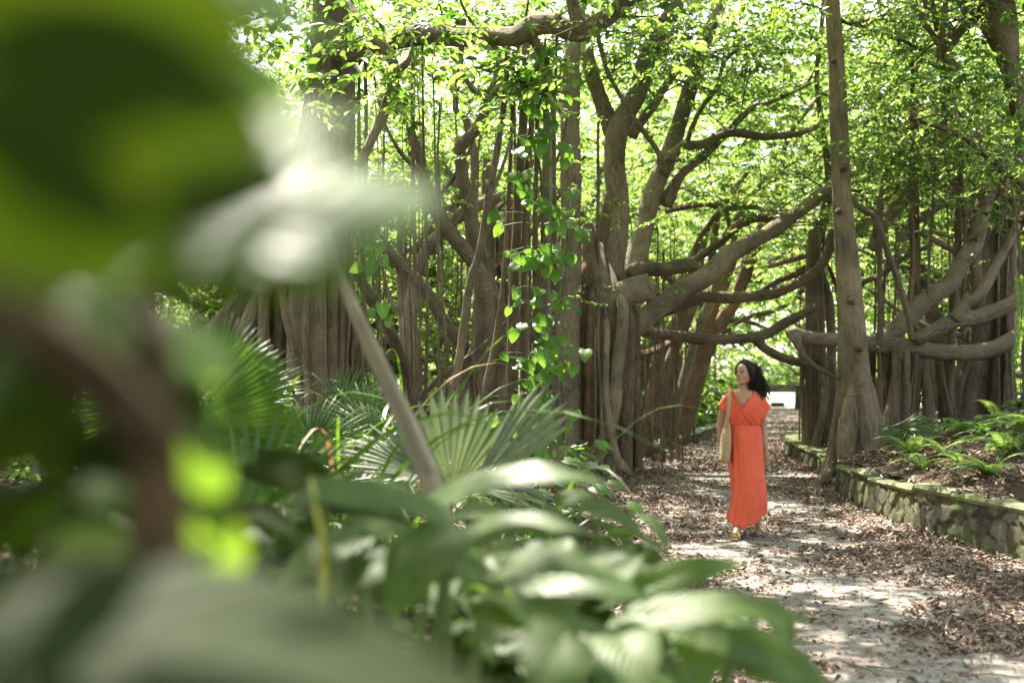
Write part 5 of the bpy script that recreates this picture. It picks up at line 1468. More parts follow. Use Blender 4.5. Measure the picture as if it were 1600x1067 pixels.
for b, t_, w, up, m in L4:
    big(f4, b, t_, w, up, m, 'heart', .1, wave=.012)
    bb = W(*b); g = ground_pt(960, 2.6) + V3(rr.normal(0, .08), rr.normal(0, .08), 0)
    stem(f4, [g, (g + bb) / 2 + V3(0, 0, .1), bb], [.010, .008, .005], name='petiole')
for k, (fp, box, n, Y0) in enumerate(((f3, (390, 800, 800, 1080), 84, 3.0), (f4, (720, 840, 1190, 1090), 86, 3.0))):
    for i in range(n):
        x = rr.uniform(box[0], box[2]); y_ = rr.uniform(box[1], box[3]); Y = Y0 + rr.uniform(-.5, .6) - (y_ - 900) / 420
        if x > 990 and y_ < 950: continue
        if x < 470 and y_ > 900: continue
        a = rr.uniform(-.6, 3.7); l = rr.uniform(50, 105)
        big(fp, (x, y_, Y), (x + l * math.cos(a), y_ + 8 + l * .5 * math.sin(a), Y - .2 * abs(math.sin(a))), rr.uniform(.055, .11), (rr.normal(0, .4), rr.uniform(-.7, .1), .85),
            rr.choice(['broad', 'broad', 'broad_pale', 'broad_pale', 'broad_dark']), 'heart', rr.uniform(.08, .22), wave=.014, res=.7)

# sharper glossy plant at the path edge
f5 = empty('broadleaf_plant', ground_pt(930, 4.2), 'glossy lance-leaved plant leaning over the left edge of the path', 'plant')
L5 = [((925, 800, 4.1), (1012, 840, 4.0), .12), ((950, 835, 4.0), (1060, 880, 3.8), .12), ((905, 790, 4.2), (985, 805, 4.2), .10), ((960, 850, 3.9), (1040, 930, 3.8), .10), ((920, 830, 4.0), (975, 905, 3.8), .11),
      ((900, 820, 4.1), (880, 900, 3.9), .12), ((985, 800, 4.2), (1050, 862, 4.0), .08), ((940, 780, 4.4), (905, 800, 4.3), .09), ((880, 800, 4.2), (830, 850, 4.0), .12), ((930, 815, 4.2), (1000, 880, 4.0), .1),
      ((965, 870, 3.8), (1000, 960, 3.6), .12), ((870, 790, 4.4), (930, 770, 4.5), .1), ((990, 850, 4.0), (1048, 905, 3.9), .08), ((910, 860, 3.8), (950, 960, 3.6), .13)]
for b, t_, w in L5:
    big(f5, b, t_, w, (rr.normal(.2, .3), -.4, .85), 'broad', 'lance', .16, wave=.01)
    bb = W(*b); g = ground_pt(930, 4.2) + V3(rr.normal(0, .06), rr.normal(0, .06), 0); stem(f5, [g, (g + bb) / 2 + V3(0, 0, .1), bb], [.008, .006, .004], name='petiole')
def filler(name, label, px, Y, n, hx, hz, mat, seed, size=(.14, .26), prof='heart', cat='plant'):
    """A bushy broad-leaved plant: each leaf on its own petiole from one rootstock."""
    r_ = np.random.default_rng(seed); g = ground_pt(px, Y); root = empty(name, g, label, cat)
    for i in range(n):
        a = r_.uniform(0, 6.28); d = hx * math.sqrt(r_.random()); h = hz * (1 - .45 * (d / hx) ** 2) * r_.uniform(.45, 1.0)
        b = g + V3(math.cos(a) * d, math.sin(a) * d, h); l = r_.uniform(*size)
        dr = unit(V3(math.cos(a) + r_.normal(0, .5), math.sin(a) - .3 + r_.normal(0, .5), -.35 + r_.normal(0, .2)))
        lf = big(root, (*b, 0), (*(b + dr * l), 0), l * r_.uniform(.5, .75), (r_.normal(0, .25), -.3, 1), mat, prof, .12, wave=.01, res=.55)
        mb = MB(); mb.add(*tube([g, (g + b) / 2 + V3(0, 0, h * .12), b], [.008, .006, .004], seg=5, lump=0, seed=.2)); p = mb.build('petiole', M['stem_green'], root); p.parent = lf
    return root


filler('broadleaf_plant', 'tall broad-leaved plant added at far left, dark-leaved to deepen the shade', 20, 2.6, 84, .75, 1.75, 'broad_dark', 11, (.18, .32))  # added to keep the left side dark
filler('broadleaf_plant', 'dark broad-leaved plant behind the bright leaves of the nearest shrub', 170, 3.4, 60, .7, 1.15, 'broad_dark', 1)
filler('broadleaf_plant', 'fresh green plant of mid-size leaves right behind the pale patch', 730, 3.3, 80, .55, .95, 'broad_pale', 12, (.10, .19))
filler('broadleaf_plant', 'deep green plant under the upright palm segments', 430, 3.6, 46, .5, .75, 'broad', 2)
filler('broadleaf_plant', 'heart-leaved plant between the pale patch and the blue-grey palm', 620, 3.9, 50, .6, .8, 'broad', 3)
filler('broadleaf_plant', 'green heart-leaved plant left of the path-edge plant', 830, 4.0, 56, .55, .78, 'broad', 4)
filler('broadleaf_plant', 'low dark plant at the bottom beside the path, right of the grey-green plant', 1130, 3.0, 34, .30, .42, 'broad', 5, (.1, .18))
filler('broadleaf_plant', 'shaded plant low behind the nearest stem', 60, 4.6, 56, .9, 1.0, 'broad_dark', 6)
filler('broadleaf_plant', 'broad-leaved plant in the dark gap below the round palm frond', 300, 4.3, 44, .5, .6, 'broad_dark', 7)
for i, (px, py, Y, w) in enumerate([(612, 548, 9.5, .3), (520, 400, 9.0, .22), (905, 690, 7, .2), (600, 375, 9.0, .3)]): pass

# slanting dry palm petiole
dp = empty('dead_palm_frond', ground_pt(700, 3.0), 'slanting dry brown palm petiole crossing the left centre, out of focus', 'dead frond')
stem(dp, [W(800, 1130, 3.2), W(692, 815, 3.3), W(655, 705, 3.35), W(612, 612, 3.4), W(565, 510, 3.45), W(532, 430, 3.5), W(512, 360, 3.55)], [.030, .030, .029, .026, .020, .013, .007], 'petiole', 'petiole', 12)
stem(dp, [W(560, 480, 3.42), W(596, 560, 3.36), W(634, 640, 3.31), W(676, 740, 3.27)], [.003, .009, .010, .005], 'petiole', 'split_edge', 8)
# ------------------------------------------------------------------ the woman in the orange dress
PX0, PY0, PD, PS = 1165.0, 836.0, 11.68, 161.0
pw = W(PX0, 0, PD); PB = V3(pw[0], PD, path_z(pw[0], PD))
person = empty('person', PB, 'woman in a long orange wrap dress walking towards the camera, looking up to the left', 'person')


def Lp(px, py, dy=0.0):
    s = (PD + dy) / PD / PS                      # metres per pixel at that depth
    return V3((px - PX0) * s, dy, CZ - PB[2] + (HZ - py) * s)


def flat_mat(name, col, rough=.6, spec=.4, sss=0.0, nscale=None, nstr=.2, ndist=.004):
    t = NT(name); nm = None
    if nscale: nm = t.bump(t.noise(t.coord('Object'), nscale, 4, .6), nstr, ndist)
    p = t.bsdf(col, rough, nm, spec)
    if sss:
        p.inputs['Subsurface Weight'].default_value = sss; p.inputs['Subsurface Radius'].default_value = (.012, .005, .003); p.inputs['Subsurface Scale'].default_value = .6
    return t.done(p)


t = NT('skin'); ob = t.coord('Object')
sk = t.ramp(t.noise(ob, 9, 4), [(.3, (.36, .185, .11)), (.7, (.45, .25, .155))])
sp_ = t.bsdf(sk, .5, None, .4); M['skin'] = t.done(sp_)
M['lips'] = flat_mat('lips', (.36, .12, .10), .4)
M['eye_white'] = flat_mat('eye_white', (.38, .34, .31), .25)
M['iris'] = flat_mat('iris', (.03, .018, .012), .2)
M['brow'] = flat_mat('eyebrow', (.02, .014, .011), .9, .05)
M['gold'] = flat_mat('gold', (.62, .42, .16), .3); M['gold'].node_tree.nodes['Principled BSDF'].inputs['Metallic'].default_value = .9
t = NT('hair'); hn = t.noise(t.coord('Object'), 60, 4)
M['hair'] = t.done(t.bsdf(t.ramp(hn, [(.3, (.008, .006, .005)), (.7, (.028, .021, .017))]), .6, None, .22))
t = NT('orange_cloth'); ob = t.coord('Object')
wv = t.noise(t.coord('Object', (260, 260, 30)), 1, 3, .6)
fold_n = t.noise(t.coord('Object', (16, 16, 2.2)), 1.0, 4, .55, .3)
hh = t.n('ShaderNodeMath', operation='MULTIPLY_ADD'); t.l(wv, hh.inputs[0]); hh.inputs[1].default_value = .06; t.l(fold_n, hh.inputs[2])
cl = t.ramp(t.noise(ob, 7, 3), [(.3, (.66, .098, .046)), (.7, (.76, .122, .058))])
pb = t.bsdf(cl, .75, t.bump(hh.outputs[0], .75, .03), .25)
try: pb.inputs['Sheen Weight'].default_value = .06; pb.inputs['Sheen Roughness'].default_value = .5
except Exception: pass
M['dress'] = t.done(pb)
t = NT('woven_straw'); ob = t.coord('Object'); w1 = t.n('ShaderNodeTexWave'); w1.inputs['Scale'].default_value = 26; w1.bands_direction = 'Z'; t.l(ob, w1.inputs['Vector'])
w2 = t.n('ShaderNodeTexChecker'); w2.inputs['Scale'].default_value = 90; t.l(ob, w2.inputs['Vector'])
sc_ = t.mix(.5, w1.outputs['Color'], w2.outputs['Color'])
M['straw'] = t.done(t.bsdf(t.ramp(sc_, [(.1, (.27, .18, .09)), (.7, (.50, .36, .21))]), .85, t.bump(sc_, .6, .006), .2))


def remeshed(name, pieces, voxel, mat, parent, smooth_it=2):
    mb = MB()
    for V, fc, uv in pieces: mb.add(V, fc, uv)
    base = parent_loc(parent)
    mb.v = [v + base for v in mb.v]
    o = mb.build(name, mat, parent)
    md = o.modifiers.new('r', 'REMESH'); md.mode = 'VOXEL'; md.voxel_size = voxel
    sm = o.modifiers.new('s', 'SMOOTH'); sm.factor = .5; sm.iterations = smooth_it
    bpy.context.view_layer.update()
    dg = bpy.context.evaluated_depsgraph_get()
    me = bpy.data.meshes.new_from_object(o.evaluated_get(dg))
    o.modifiers.clear(); o.data = me
    me.polygons.foreach_set('use_smooth', np.ones(len(me.polygons), dtype=bool))
    if not me.materials: me.materials.append(mat)
    return o


def loft(rings):
    """Closed skin through rings of equal length (each n x 3)."""
    n = len(rings[0]); V = np.concatenate(rings); k = len(rings)
    fc = [(i * n + j, i * n + (j + 1) % n, (i + 1) * n + (j + 1) % n, (i + 1) * n + j) for i in range(k - 1) for j in range(n)]
    V = np.vstack([V, rings[0].mean(0), rings[-1].mean(0)]); e = len(V) - 2
    fc += [(e, (j + 1) % n, j) for j in range(n)] + [(e + 1, (k - 1) * n + j, (k - 1) * n + (j + 1) % n) for j in range(n)]
    return V, fc, None


TH = np.linspace(0, 2 * math.pi, 28, endpoint=False)
def ell(c, a, b, tw=0.0, p=2.0, rot=0.0):
    ct, st = np.cos(TH), np.sin(TH)
    x = a * np.sign(ct) * np.abs(ct) ** (2 / p); y = b * np.sign(st) * np.abs(st) ** (2 / p)
    cr, sr = math.cos(rot), math.sin(rot)
    return np.stack([c[0] + x * cr - y * sr, c[1] + x * sr + y * cr, np.full_like(x, c[2])], 1)


def T_(P, R, seg=14): return tube([np.asarray(p, float) for p in P], R, seg=seg, lump=0, step=.02)
def ball(c, r, n=12, m=8):
    c = np.asarray(c, float); r = np.asarray(r, float) * np.ones(3); V = []
    for i in range(m + 1):
        ph = math.pi * i / m
        for j in range(n): V.append(c + r * V3(math.sin(ph) * math.cos(2 * math.pi * j / n), math.sin(ph) * math.sin(2 * math.pi * j / n), math.cos(ph)))
    return np.array(V), [(i * n + j, (i + 1) * n + j, (i + 1) * n + (j + 1) % n, i * n + (j + 1) % n) for i in range(m) for j in range(n)], None


# body frame: she turns a little to the viewer's left
ROT = math.radians(-14)
pieces = []
TOR = [(.80, .135, .095, 0.0), (.88, .145, .10, 0.0), (.95, .138, .095, 0.0), (1.04, .120, .090, 0.0), (1.12, .130, .095, -.005), (1.20, .142, .108, -.012), (1.26, .148, .104, -.010), (1.32, .150, .088, .0), (1.36, .118, .070, .01), (1.385, .062, .055, .015)]
cx = lambda z: -.012 - .010 * (z - .9)
pieces.append(loft([ell((cx(z), y, z), a, b, p=2.3, rot=ROT) for z, a, b, y in TOR]))
pieces.append(T_([(-.02, .022, 1.35), (-.022, .012, 1.42), (-.018, .000, 1.46)], [.058, .049, .050]))
for sg in (-1, 1):
    bc = V3(cx(1.22) + sg * .066 * math.cos(ROT) + .0, -.075 + sg * .066 * math.sin(ROT), 1.205); pieces.append(ball(bc, (.052, .040, .054)))
# legs: her left foot (picture right) trails, the other steps forward
FA = Lp(1143, 824, -.28); FB = Lp(1188, 820, .10)
FA = V3(FA[0], -.28, .085); FB = V3(FB[0], .10, .10)
pieces.append(T_([(-.085, 0, .86), (-.095, -.10, .48), FA], [.085, .050, .031]))
pieces.append(T_([(.075, .0, .86), (.115, .0, .48), FB], [.085, .055, .031]))
for c, toe, lift in ((FA, V3(-.055, -.17, 0), 0.0), (FB, V3(-.03, -.15, 0), .0)):
    heel = V3(c[0] + .01, c[1] + .035, .045 + lift); ball_ = V3(c[0], c[1], 0) + toe * .62 + V3(0, 0, .032); tip = V3(c[0], c[1], 0) + toe + V3(0, 0, .026)
    pieces.append(T_([c, heel], [.032, .034])); pieces.append(T_([heel, (heel + ball_) / 2 + V3(0, 0, .016), ball_, tip - toe * .12], [.033, .034, .034, .024]))
    pieces.append(T_([c, (c + ball_) / 2 + V3(0, 0, .012), ball_], [.031, .032, .028]))
    sx = unit(np.cross(toe, V3(0, 0, 1)))
    for q, (ofs, ln, rr_) in enumerate(((-.026, .05, .011), (-.010, .052, .0085), (.003, .047, .008), (.015, .04, .0075), (.026, .032, .007))):
        b_ = ball_ + sx * ofs * (1 if c is FA else -1); pieces.append(T_([b_, b_ + unit(toe) * ln * .6 + V3(0, 0, .002), b_ + unit(toe) * ln + V3(0, 0, -.006)], [rr_, rr_, rr_ * .8], 8))


def arm(sh, el, wr, hand_dir, palm_n, curl):
    sh, el, wr = (np.asarray(p, float) for p in (sh, el, wr))
    pieces.append(T_([sh, (sh + el) / 2, el, (el * .6 + wr * .4), wr], [.050, .043, .036, .034, .023]))
    d = unit(np.asarray(hand_dir, float)); n = unit(np.asarray(palm_n, float) - np.dot(palm_n, d) * d); s_ = np.cross(d, n)
    pc = wr + d * .045
    pieces.append(T_([wr, wr + d * .03, wr + d * .075], [.022, .027, .026]))
    pieces.append(ball(pc + s_ * .014, (.024, .024, .04))); pieces.append(ball(pc - s_ * .014, (.024, .024, .04)))
    for k, (o, ln) in enumerate(((.028, .068), (.010, .078), (-.010, .073), (-.027, .058))):
        b_ = wr + d * .082 + s_ * o
        p1_ = b_ + unit(d + n * curl * .5) * ln * .42; p2_ = p1_ + unit(d + n * curl * 1.3) * ln * .33; p3_ = p2_ + unit(d + n * curl * 2.2) * ln * .27
        pieces.append(T_([b_ - d * .02, p1_, p2_, p3_], [.0095, .009, .0082, .0068], 8))
    tb = wr + d * .022 + s_ * .024; pieces.append(T_([tb, tb + unit(d + s_ * .9 + n * .4) * .035, tb + unit(d * 1.3 + s_ * .7 + n * .6) * .066], [.0125, .010, .0078], 8))


SHR = V3(.135, .025, 1.315); SHL = V3(-.178, -.01, 1.315)
arm(SHR, (.178, .055, 1.045), (.196, .005, .80), (.02, -.10, -1), (-.5, -.8, 0), .55)
arm(SHL, (-.232, .07, 1.05), (-.226, .045, .83), (0.02, -.05, -1), (.8, .3, 0), .5)

# head: local axes f (forward), r (her left), u (up)
HC = V3(-.014, -.014, 1.538)
yaw, pit = math.radians(-46), math.radians(7)        # towards the viewer's left, chin a little up
fv = V3(math.sin(yaw) * math.cos(pit), -math.cos(yaw) * math.cos(pit), math.sin(pit))
rv = unit(np.cross(V3(0, 0, 1), fv)) * 1.0
uv_ = unit(np.cross(fv, rv))
def H(r, f, u): return HC + rv * r + fv * f + uv_ * u
hr = []
PROF = [(-.108, .012, .058, .020, .026), (-.100, .034, .040, .034, .040), (-.082, .050, .018, .058, .052), (-.06, .058, .006, .075, .060), (-.035, .066, .0, .084, .066), (-.005, .070, -.004, .092, .0),
        (.03, .0735, -.006, .097, 0), (.06, .071, -.008, .093, 0), (.085, .060, -.010, .080, 0), (.102, .040, -.012, .056, 0), (.112, .014, -.014, .022, 0)]
for u, a, fo, b, _ in PROF:
    ring = [H(a * math.cos(q) , fo + b * math.sin(q) * (1.0 if math.sin(q) > 0 else 1.02), u) for q in TH]
    hr.append(np.array(ring))
pieces.append(loft(hr))
pieces.append(T_([H(0, .088, .018), H(0, .098, -.005), H(0, .108, -.026)], [.0075, .0082, .0098], 10))        # nose
for sg in (-1, 1):
    pieces.append(ball(H(sg * .011, .094, -.030), .0068))
    pieces.append(ball(H(sg * .038, .058, -.028), (.020, .022, .018)))                                          # cheeks
    pieces.append(ball(H(sg * .031, .078, .022), (.018, .016, .008)))                                          # brow ridge
    pieces.append(loft([np.array([H(sg * (.072 + .006 * k), -.008 - .010 * k + .013 * math.cos(q), .0 + (.029 - .002 * k) * math.sin(q) - .003) for q in TH]) for k in range(3)]))  # ears
pieces.append(T_([H(-.019, .086, -.058), H(0, .0935, -.055), H(.019, .086, -.058)], [.004, .0075, .004], 8))
pieces.append(T_([H(-.017, .085, -.066), H(0, .092, -.067), H(.017, .085, -.066)], [.004, .008, .004], 8))
pieces.append(ball(H(0, .074, -.095), (.02, .02, .016)))
body = remeshed('body', pieces, .0048, M['skin'], person, 2)


def small(name, mat, parts, parent=person, smooth=True):
    mb = MB(); base = parent_loc(parent)
    for V, fc, uv in parts: mb.add(np.asarray(V) + base, fc, uv)
    return mb.build(name, M[mat], parent, smooth)


small('lips', 'lips', [T_([H(-.020, .0875, -.0595), H(-.008, .0975, -.0555), H(0, .099, -.057), H(.008, .0975, -.0555), H(.020, .0875, -.0595)], [.0022, .0042, .0045, .0042, .0022], 8),
                       T_([H(-.019, .0865, -.062), H(0, .097, -.0665), H(.019, .0865, -.062)], [.0022, .0055, .0022], 8)])
for sg in (-1, 1):
    e = H(sg * .031, .0745, .002)
    ey = small('eye', 'eye_white', [ball(e, (.0125, .0125, .0085))])
    ir = small('iris', 'iris', [ball(H(sg * .031 - .002, .0810, .003), (.0085, .0085, .0078))]); ir.parent = ey
    ls = small('eyelashes', 'brow', [T_([H(sg * .017, .086, .004), H(sg * .031, .0905, .0105), H(sg * .047, .080, .005)], [.0018, .0028, .0018], 6)]); ls.parent = ey
    small('eyebrow', 'brow', [T_([H(sg * .014, .0935, .0235), H(sg * .032, .0925, .0315), H(sg * .050, .078, .026)], [.0022, .0036, .0016], 6)])
er = H(.078, -.002, -.030)
small('earring', 'gold', [T_([er + V3(0, 0, 0) + .013 * (fv * math.cos(q) + V3(0, 0, 1) * (math.sin(q) - 1)) for q in np.linspace(0.3, 6.1, 12)], [.0022] * 12, 6)])
nk = [(-.075, -.030, 1.375), (-.055, -.068, 1.335), (-.030, -.088, 1.305), (.0, -.082, 1.325), (.03, -.05, 1.365)]
small('necklace', 'gold', [T_(nk, [.0016] * 5, 5), ball((-.030, -.091, 1.298), .006, 8, 6)])

# hair: pulled back over the skull, a mass of long curls behind
rh = np.random.default_rng(9)
hp = []
cap = []
TLT = math.radians(46)
for pol in np.linspace(4, 86, 18):
    ring = []
    for q in TH:
        po = math.radians(pol * (1 + (.26 * math.cos(q) ** 2 + .12 * max(0, -math.sin(q)) if pol > 20 else 0)))
        d = V3(math.sin(po) * math.cos(q), math.sin(po) * math.sin(q), math.cos(po))
        f2_, u2_ = d[1] * math.cos(TLT) - d[2] * math.sin(TLT), d[2] * math.cos(TLT) + d[1] * math.sin(TLT)
        k_ = 1.0 + .035 * math.sin(14 * q + pol * .1) * (pol / 84) + (.0 if pol < 84 else -.05)
        ring.append(H(d[0] * .0885 * k_, -.008 + f2_ * .112 * k_, .002 + u2_ * .130 * k_))
    cap.append(np.array(ring))
V, fc, _ = loft(cap)
hp.append((V, fc, None))
hp.append(ball(H(.01, -.085, .02), (.060, .060, .075)))
tail_c = [H(.0, -.10, .03), V3(.085, .045, 1.48), V3(.115, .050, 1.42), V3(.120, .045, 1.345)]
hp.append(T_([H(0, -.07, .03), V3(.072, .055, 1.505), V3(.105, .055, 1.43), V3(.118, .05, 1.36)], [.050, .062, .055, .028], 12))
hp.append(T_([H(.02, -.05, -.01), V3(.05, .04, 1.49), V3(.065, .045, 1.43)], [.045, .05, .025], 12))
for i in range(620):
    a = rh.random(); ph = rh.uniform(0, 6.28)
    P = []; R_ = .006 + .007 * rh.random(); tz = rh.uniform(.10, .27); st_ = H(.02 * rh.normal(), -.08 + .02 * rh.normal(), .05 + .03 * rh.normal()) if a < .5 else V3(.075 + .035 * rh.normal(), .05 + .03 * rh.normal(), 1.535 - .13 * rh.random())
    out_ = unit(V3(.55 + .5 * rh.normal(), .15 + .55 * rh.normal(), .0)); reach = .035 + .055 * rh.random()
    kk = 20
    for j in range(kk):
        q = j / (kk - 1); c = st_ + out_ * reach * math.sin(min(1, q * 1.5) * math.pi / 2) + V3(.03 * q, 0, .02 * math.sin(q * 3) - tz * q ** 1.4)
        w_ = ph + q * tz * 120
        P.append(c + V3(math.cos(w_) * R_, math.sin(w_) * R_, .3 * R_ * math.sin(w_ * 1.3)))
    hp.append(tube(P, [.0026] * kk, seg=4, lump=0, step=.03))
for i in range(170):                     # combed-back strands from the hairline
    q = rh.uniform(0, 2 * math.pi); P = []
    for pol in (86 - rh.uniform(0, 4), 62, 38, 16):
        po = math.radians(pol * (1 + .26 * math.cos(q) ** 2)); qq = q + rh.normal(0, .06)
        d = V3(math.sin(po) * math.cos(qq), math.sin(po) * math.sin(qq), math.cos(po))
        if q < math.pi: d = unit(d + V3(0, -.35 * (86 - pol) / 70, 0))
        f2_, u2_ = d[1] * math.cos(TLT) - d[2] * math.sin(TLT), d[2] * math.cos(TLT) + d[1] * math.sin(TLT)
        k_ = 1.02 + .02 * rh.normal()
        P.append(H(d[0] * .0885 * k_, -.008 + f2_ * .112 * k_, .002 + u2_ * .130 * k_))
    hp.append(tube(P, [.003, .0045, .0045, .003], seg=5, lump=0, step=.015))
small('hair', 'hair', hp)

# dress -------------------------------------------------------------
NS = 132
th = np.linspace(0, 2 * math.pi, NS, endpoint=False)
def ringx(z, xl_, xr_, yf, yb, amp=0.0, ph=0.0, p=2.0, tilt=0.0):
    c = V3((xl_ + xr_) / 2, (yf + yb) / 2, z); a = (xr_ - xl_) / 2; b = (yb - yf) / 2
    ct, st = np.cos(th), np.sin(th)
    rr_ = 1 + amp * np.array([1.5 * mnoise.noise(Vector((math.cos(q) * 3.1 + ph * .25, math.sin(q) * 3.1, z * .9))) + 0.7 * mnoise.noise(Vector((math.cos(q) * 5.6, math.sin(q) * 5.6 + ph * .2, z * .7 + 4))) for q in th])
    x = a * np.sign(ct) * np.abs(ct) ** (2 / p) * rr_; y = b * np.sign(st) * np.abs(st) ** (2 / p) * rr_
    cr, sr = math.cos(ROT), math.sin(ROT)
    x2, y2 = x * cr - y * sr * .9, y * cr + x * sr * .35
    return np.stack([c[0] + x2, c[1] + y2, np.full(NS, z) + tilt * x2], 1)


SK = [(1.045, -.158, .150, -.112, .098, .0), (1.03, -.160, .152, -.118, .102, .02), (.99, -.168, .160, -.128, .112, .036), (.92, -.178, .172, -.144, .128, .042), (.82, -.178, .180, -.162, .142, .055),
      (.70, -.172, .186, -.190, .150, .062), (.56, -.162, .196, -.240, .152, .066), (.42, -.162, .200, -.285, .155, .070), (.30, -.178, .200, -.315, .158, .076), (.20, -.205, .194, -.325, .160, .082), (.135, -.228, .186, -.335, .160, .088)]
zi = np.linspace(0, len(SK) - 1, 70); SKa = np.array(SK); rings = []
for q in zi:
    v = [np.interp(q, np.arange(len(SK)), SKa[:, j]) for j in range(6)]
    low = max(0, (1.0 - v[0]) / .9)
    v[1] = -.012 + (v[1] + .012) * .92; v[2] = -.012 + (v[2] + .012) * .92
    rg_ = ringx(v[0], v[1], v[2], v[3], v[4], v[5], 1.3 + .5 * low, 2.0)
    rg_[:, 2] += low ** 3 * (.022 + .035 * np.sin(th * 1 + .3) + .05 * np.clip(np.cos(th), 0, 1) + .03 * np.sin(th * 2 + 1.2) + .010 * np.cos(10 * th))
    rg_[:, 0] += .010 * low * np.sin(7 * v[0] + 2 * th)
    rings.append(rg_)
def openloft(rings):
    n = len(rings[0]); V = np.concatenate(rings); k = len(rings)
    return V, [(i * n + j, i * n + (j + 1) % n, (i + 1) * n + (j + 1) % n, (i + 1) * n + j) for i in range(k - 1) for j in range(n)]
Vs, fs = openloft(rings)
# bodice with a V neck
BO = [(1.050, -.160, .152, -.114, .100, .006), (1.075, -.166, .156, -.124, .104, .012), (1.12, -.176, .160, -.142, .112, .010), (1.18, -.186, .160, -.158, .118, .006), (1.23, -.192, .160, -.160, .118, .004), (1.28, -.196, .158, -.142, .112, 0),
      (1.32, -.192, .152, -.112, .102, 0), (1.350, -.172, .132, -.086, .090, 0), (1.372, -.140, .100, -.062, .074, 0), (1.390, -.104, .066, -.034, .056, 0)]
BOa = np.array(BO); rb = []
for q in np.linspace(0, len(BO) - 1, 64):
    v = [np.interp(q, np.arange(len(BO)), BOa[:, j]) for j in range(6)]
    r_ = ringx(v[0], v[1], v[2], v[3], v[4], v[5], .7, 2.0)
    # wrap pleats running to the waist knot
    d_ = np.clip((1.25 - v[0]) / .18, 0, 1)
    r_[:, 1] += np.where(r_[:, 1] < 0, .004 * np.sin((r_[:, 0] * 1.0 + (v[0] - 1.05) * .9) * 95) * d_, 0)
    rb.append(r_)
Vb, fb = openloft(rb)
vx, vz = -.075, 1.195                                    # point of the V
def in_v(p):
    if p[2] < vz: return False
    k = (p[2] - vz) / (1.385 - vz)
    l, r = vx - .062 * k - .004, vx + .158 * k + .004
    return l < p[0] < r and (p[1] < .0 or p[2] > 1.372)
# pull the grid onto the neckline so its edge is clean
for i in range(len(Vb)):
    p = Vb[i]
    if p[2] >= vz and p[1] < .02:
        k = (p[2] - vz) / (1.385 - vz); l, r = vx - .062 * k, vx + .158 * k
        for e in (l, r):
            if abs(p[0] - e) < .0075: p[0] = e
fb = [f for f in fb if not in_v(Vb[list(f)].mean(0))]
mb = MB(); mb.add(Vs + PB, fs); mb.add(Vb + PB, fb)
# neckline facings, one lapping over the other
def band(P, w, off):
    P = np.asarray(P, float); C, _ = smooth_path(P, np.ones(len(P)), .02); return tube(C, np.full(len(C), w), seg=8, lump=0, step=.02)
yv = lambda z: float(np.interp(z, [1.05, 1.12, 1.2, 1.26, 1.32, 1.37, 1.39], [-.118, -.146, -.163, -.153, -.115, -.068, -.036]))
bl = [(vx - .062 * k, yv(vz + .19 * k) + .012 - .03 * 0, vz + .19 * k) for k in (0, .3, .6, .85, 1.0)]
br_ = [(vx + .158 * k, yv(vz + .19 * k) + .020 + .018 * k, vz + .19 * k) for k in (0, .3, .6, .85, 1.0)]
ext = [(.045, -.118, 1.06), (.010, -.140, 1.10), (-.03, -.158, 1.15)]
# cap sleeves
def sleeve(top_in, tip, bot, bot_in, dpt, n=26):
    """Kimono sleeve: rings from the shoulder seam to a wide opening."""
    rs = []
    for k in np.linspace(0, 1, n):
        t0 = np.asarray(top_in) * (1 - k) + np.asarray(tip) * k; t0 = t0 + V3(0, 0, .020 * math.sin(math.pi * k)); b0 = np.asarray(bot_in) * (1 - k) + np.asarray(bot) * k
        c = (t0 + b0) / 2; ax = (t0 - b0) / 2; d = dpt * (1 - .12 * k)
        rs.append(np.array([c + ax * math.cos(q) + V3(.12 * math.sin(q) * d, d * math.sin(q) * (1 + .05 * math.cos(5 * q + 4 * k)), .008 * math.sin(3 * q + 5 * k)) for q in np.linspace(0, 2 * math.pi, 40, endpoint=False)]))
    # turned-up hem: slightly proud ring
    last = rs[-1]; cc = last.mean(0)
    rs.append(cc + (last - cc) * 1.03 + (np.asarray(tip) - np.asarray(top_in)) * .02); rs.append(cc + (last - cc) * .94 + (np.asarray(tip) - np.asarray(top_in)) * .005); rs.append(cc + (last - cc) * .9 - (np.asarray(tip) - np.asarray(top_in)) * .15)
    return openloft(rs)
V, fcs = sleeve((.085, .02, 1.372), (.243, .025, 1.232), (.140, .01, 1.062), (.095, 0, 1.085), .092); mb.add(V + PB, fcs)
V, fcs = sleeve((-.125, .0, 1.368), (-.272, -.01, 1.250), (-.212, -.01, 1.165), (-.150, -.01, 1.13), .078); mb.add(V + PB, fcs)
dress = mb.build('dress', M['dress'], person)
so_ = dress.modifiers.new('thick', 'SOLIDIFY'); so_.thickness = .004; so_.offset = -1
bs = small('belt_seam', 'dress', [tube([rings[0][int(k) % NS] + V3(0, 0, .004) for k in np.linspace(0, NS, 60)], [.006] * 60, seg=6, lump=0, step=.02)]); bs.parent = dress; 
sh_ = small('neck_facing', 'dress', [band(bl, .006, 0), band(list(br_)[::-1] + [(vx - .008, yv(1.19) + .004, 1.19)], .006, 0)]); sh_.parent = dress
ov = small('wrap_edge', 'dress', [tube([(vx - .004, yv(1.20) + .001, 1.20), (-.035, -.160, 1.155), (.005, -.144, 1.105), (.05, -.116, 1.052)], [.004, .006, .006, .004], seg=6, lump=0, step=.02)]); ov.parent = dress

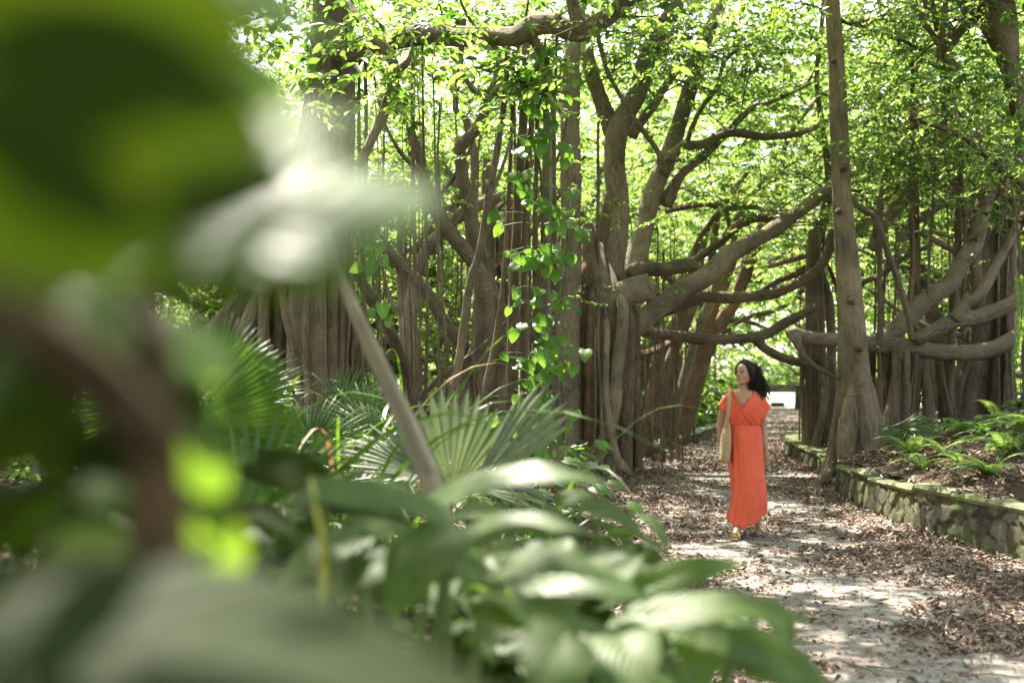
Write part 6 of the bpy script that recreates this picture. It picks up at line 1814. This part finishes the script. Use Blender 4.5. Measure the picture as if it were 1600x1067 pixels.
# sandals
for c, toe in ((FA, V3(-.055, -.17, 0)), (FB, V3(-.03, -.15, 0))):
    d = unit(toe); s_ = np.cross(d, V3(0, 0, 1)); sd = empty('sandal', (0, 0, 0), None, None); sd.parent = person
    c0 = V3(c[0], c[1], 0); ring0, ring1 = [], []
    for q in np.linspace(0, 2 * math.pi, 28, endpoint=False):
        l = .085 + (.125 * math.cos(q)); wd_ = .040 * (1 + .12 * math.cos(q)) * math.sin(q); p = c0 + d * (l - .0) + s_ * wd_
        ring0.append(p + V3(0, 0, .002)); ring1.append(p + V3(0, 0, .016))
    so1 = small('sole', 'straw', [loft([np.array(ring0), np.array(ring1)])], person); so1.parent = sd
    for o, w_ in ((.105, .05), (.135, .046)):
        pc = c0 + d * o
        st1 = small('strap', 'gold', [T_([pc - s_ * .042 + V3(0, 0, .012), pc - s_ * .034 + V3(0, 0, .048), pc + V3(0, 0, .070), pc + s_ * .034 + V3(0, 0, .048), pc + s_ * .042 + V3(0, 0, .012)], [.008] * 5, 8)], person); st1.parent = sd

# tote bag on her shoulder
bag = empty('tote_bag', PB + V3(-.21, -.06, .70), 'tan woven straw tote bag hanging from the woman\'s shoulder', 'bag')
BZ = [(.70, .070, .020), (.712, .090, .030), (.78, .096, .036), (.86, .094, .038), (.94, .088, .034), (1.02, .072, .024), (1.065, .055, .012)]
def bring(z, a, b):
    c = PB + V3(-.218 + (z - .7) * .065, -.085, z); ry = math.radians(80)
    return np.array([c + V3(math.cos(q) * a * math.cos(ry) - math.sin(q) * b * math.sin(ry) , -math.cos(q) * a * math.sin(ry) - math.sin(q) * b * math.cos(ry), .012 * math.cos(2 * q) * (z > 1.0)) for q in TH])
mb = MB(); rbg = [bring(*v) for v in [tuple(np.interp(z, [b[0] for b in BZ], [b[i] for b in BZ]) if i else z for i in range(3)) for z in np.linspace(.70, 1.065, 30)]]
n_ = len(TH); V = np.concatenate(rbg); V = np.vstack([V, rbg[0].mean(0)]); fc = [(i * n_ + j, i * n_ + (j + 1) % n_, (i + 1) * n_ + (j + 1) % n_, (i + 1) * n_ + j) for i in range(29) for j in range(n_)] + [(len(V) - 1, (j + 1) % n_, j) for j in range(n_)]
mb.add(V, fc); bo = mb.build('pouch', M['straw'], bag); sl = bo.modifiers.new('thick', 'SOLIDIFY'); sl.thickness = .006
def strap_band(P, w, t_):
    C, _ = smooth_path(np.asarray(P, float), np.ones(len(P)), .02); T = unit(np.gradient(C, axis=0)); out_ = V3(-.25, -1, .35); V = []
    for c, q in zip(C, T):
        s_ = unit(np.cross(q, out_)); n = unit(np.cross(s_, q)); V += [c - s_ * w - n * t_, c + s_ * w - n * t_, c + s_ * w + n * t_, c - s_ * w + n * t_]
    k = len(C); return np.array(V), [(i * 4 + j, i * 4 + (j + 1) % 4, (i + 1) * 4 + (j + 1) % 4, (i + 1) * 4 + j) for i in range(k - 1) for j in range(4)], None
mb = MB()
SP = [(-.222, -.135, 1.02), (-.212, -.150, 1.08), (-.200, -.168, 1.16), (-.190, -.170, 1.25), (-.182, -.135, 1.345), (-.168, -.06, 1.395), (-.160, .02, 1.40), (-.165, .085, 1.33), (-.178, .10, 1.2), (-.195, .06, 1.08), (-.20, -.02, 1.03)]
V, fc, _ = strap_band([PB + V3(*p) for p in SP], .019, .004); mb.add(V, fc); mb.build('strap', M['straw'], bag)
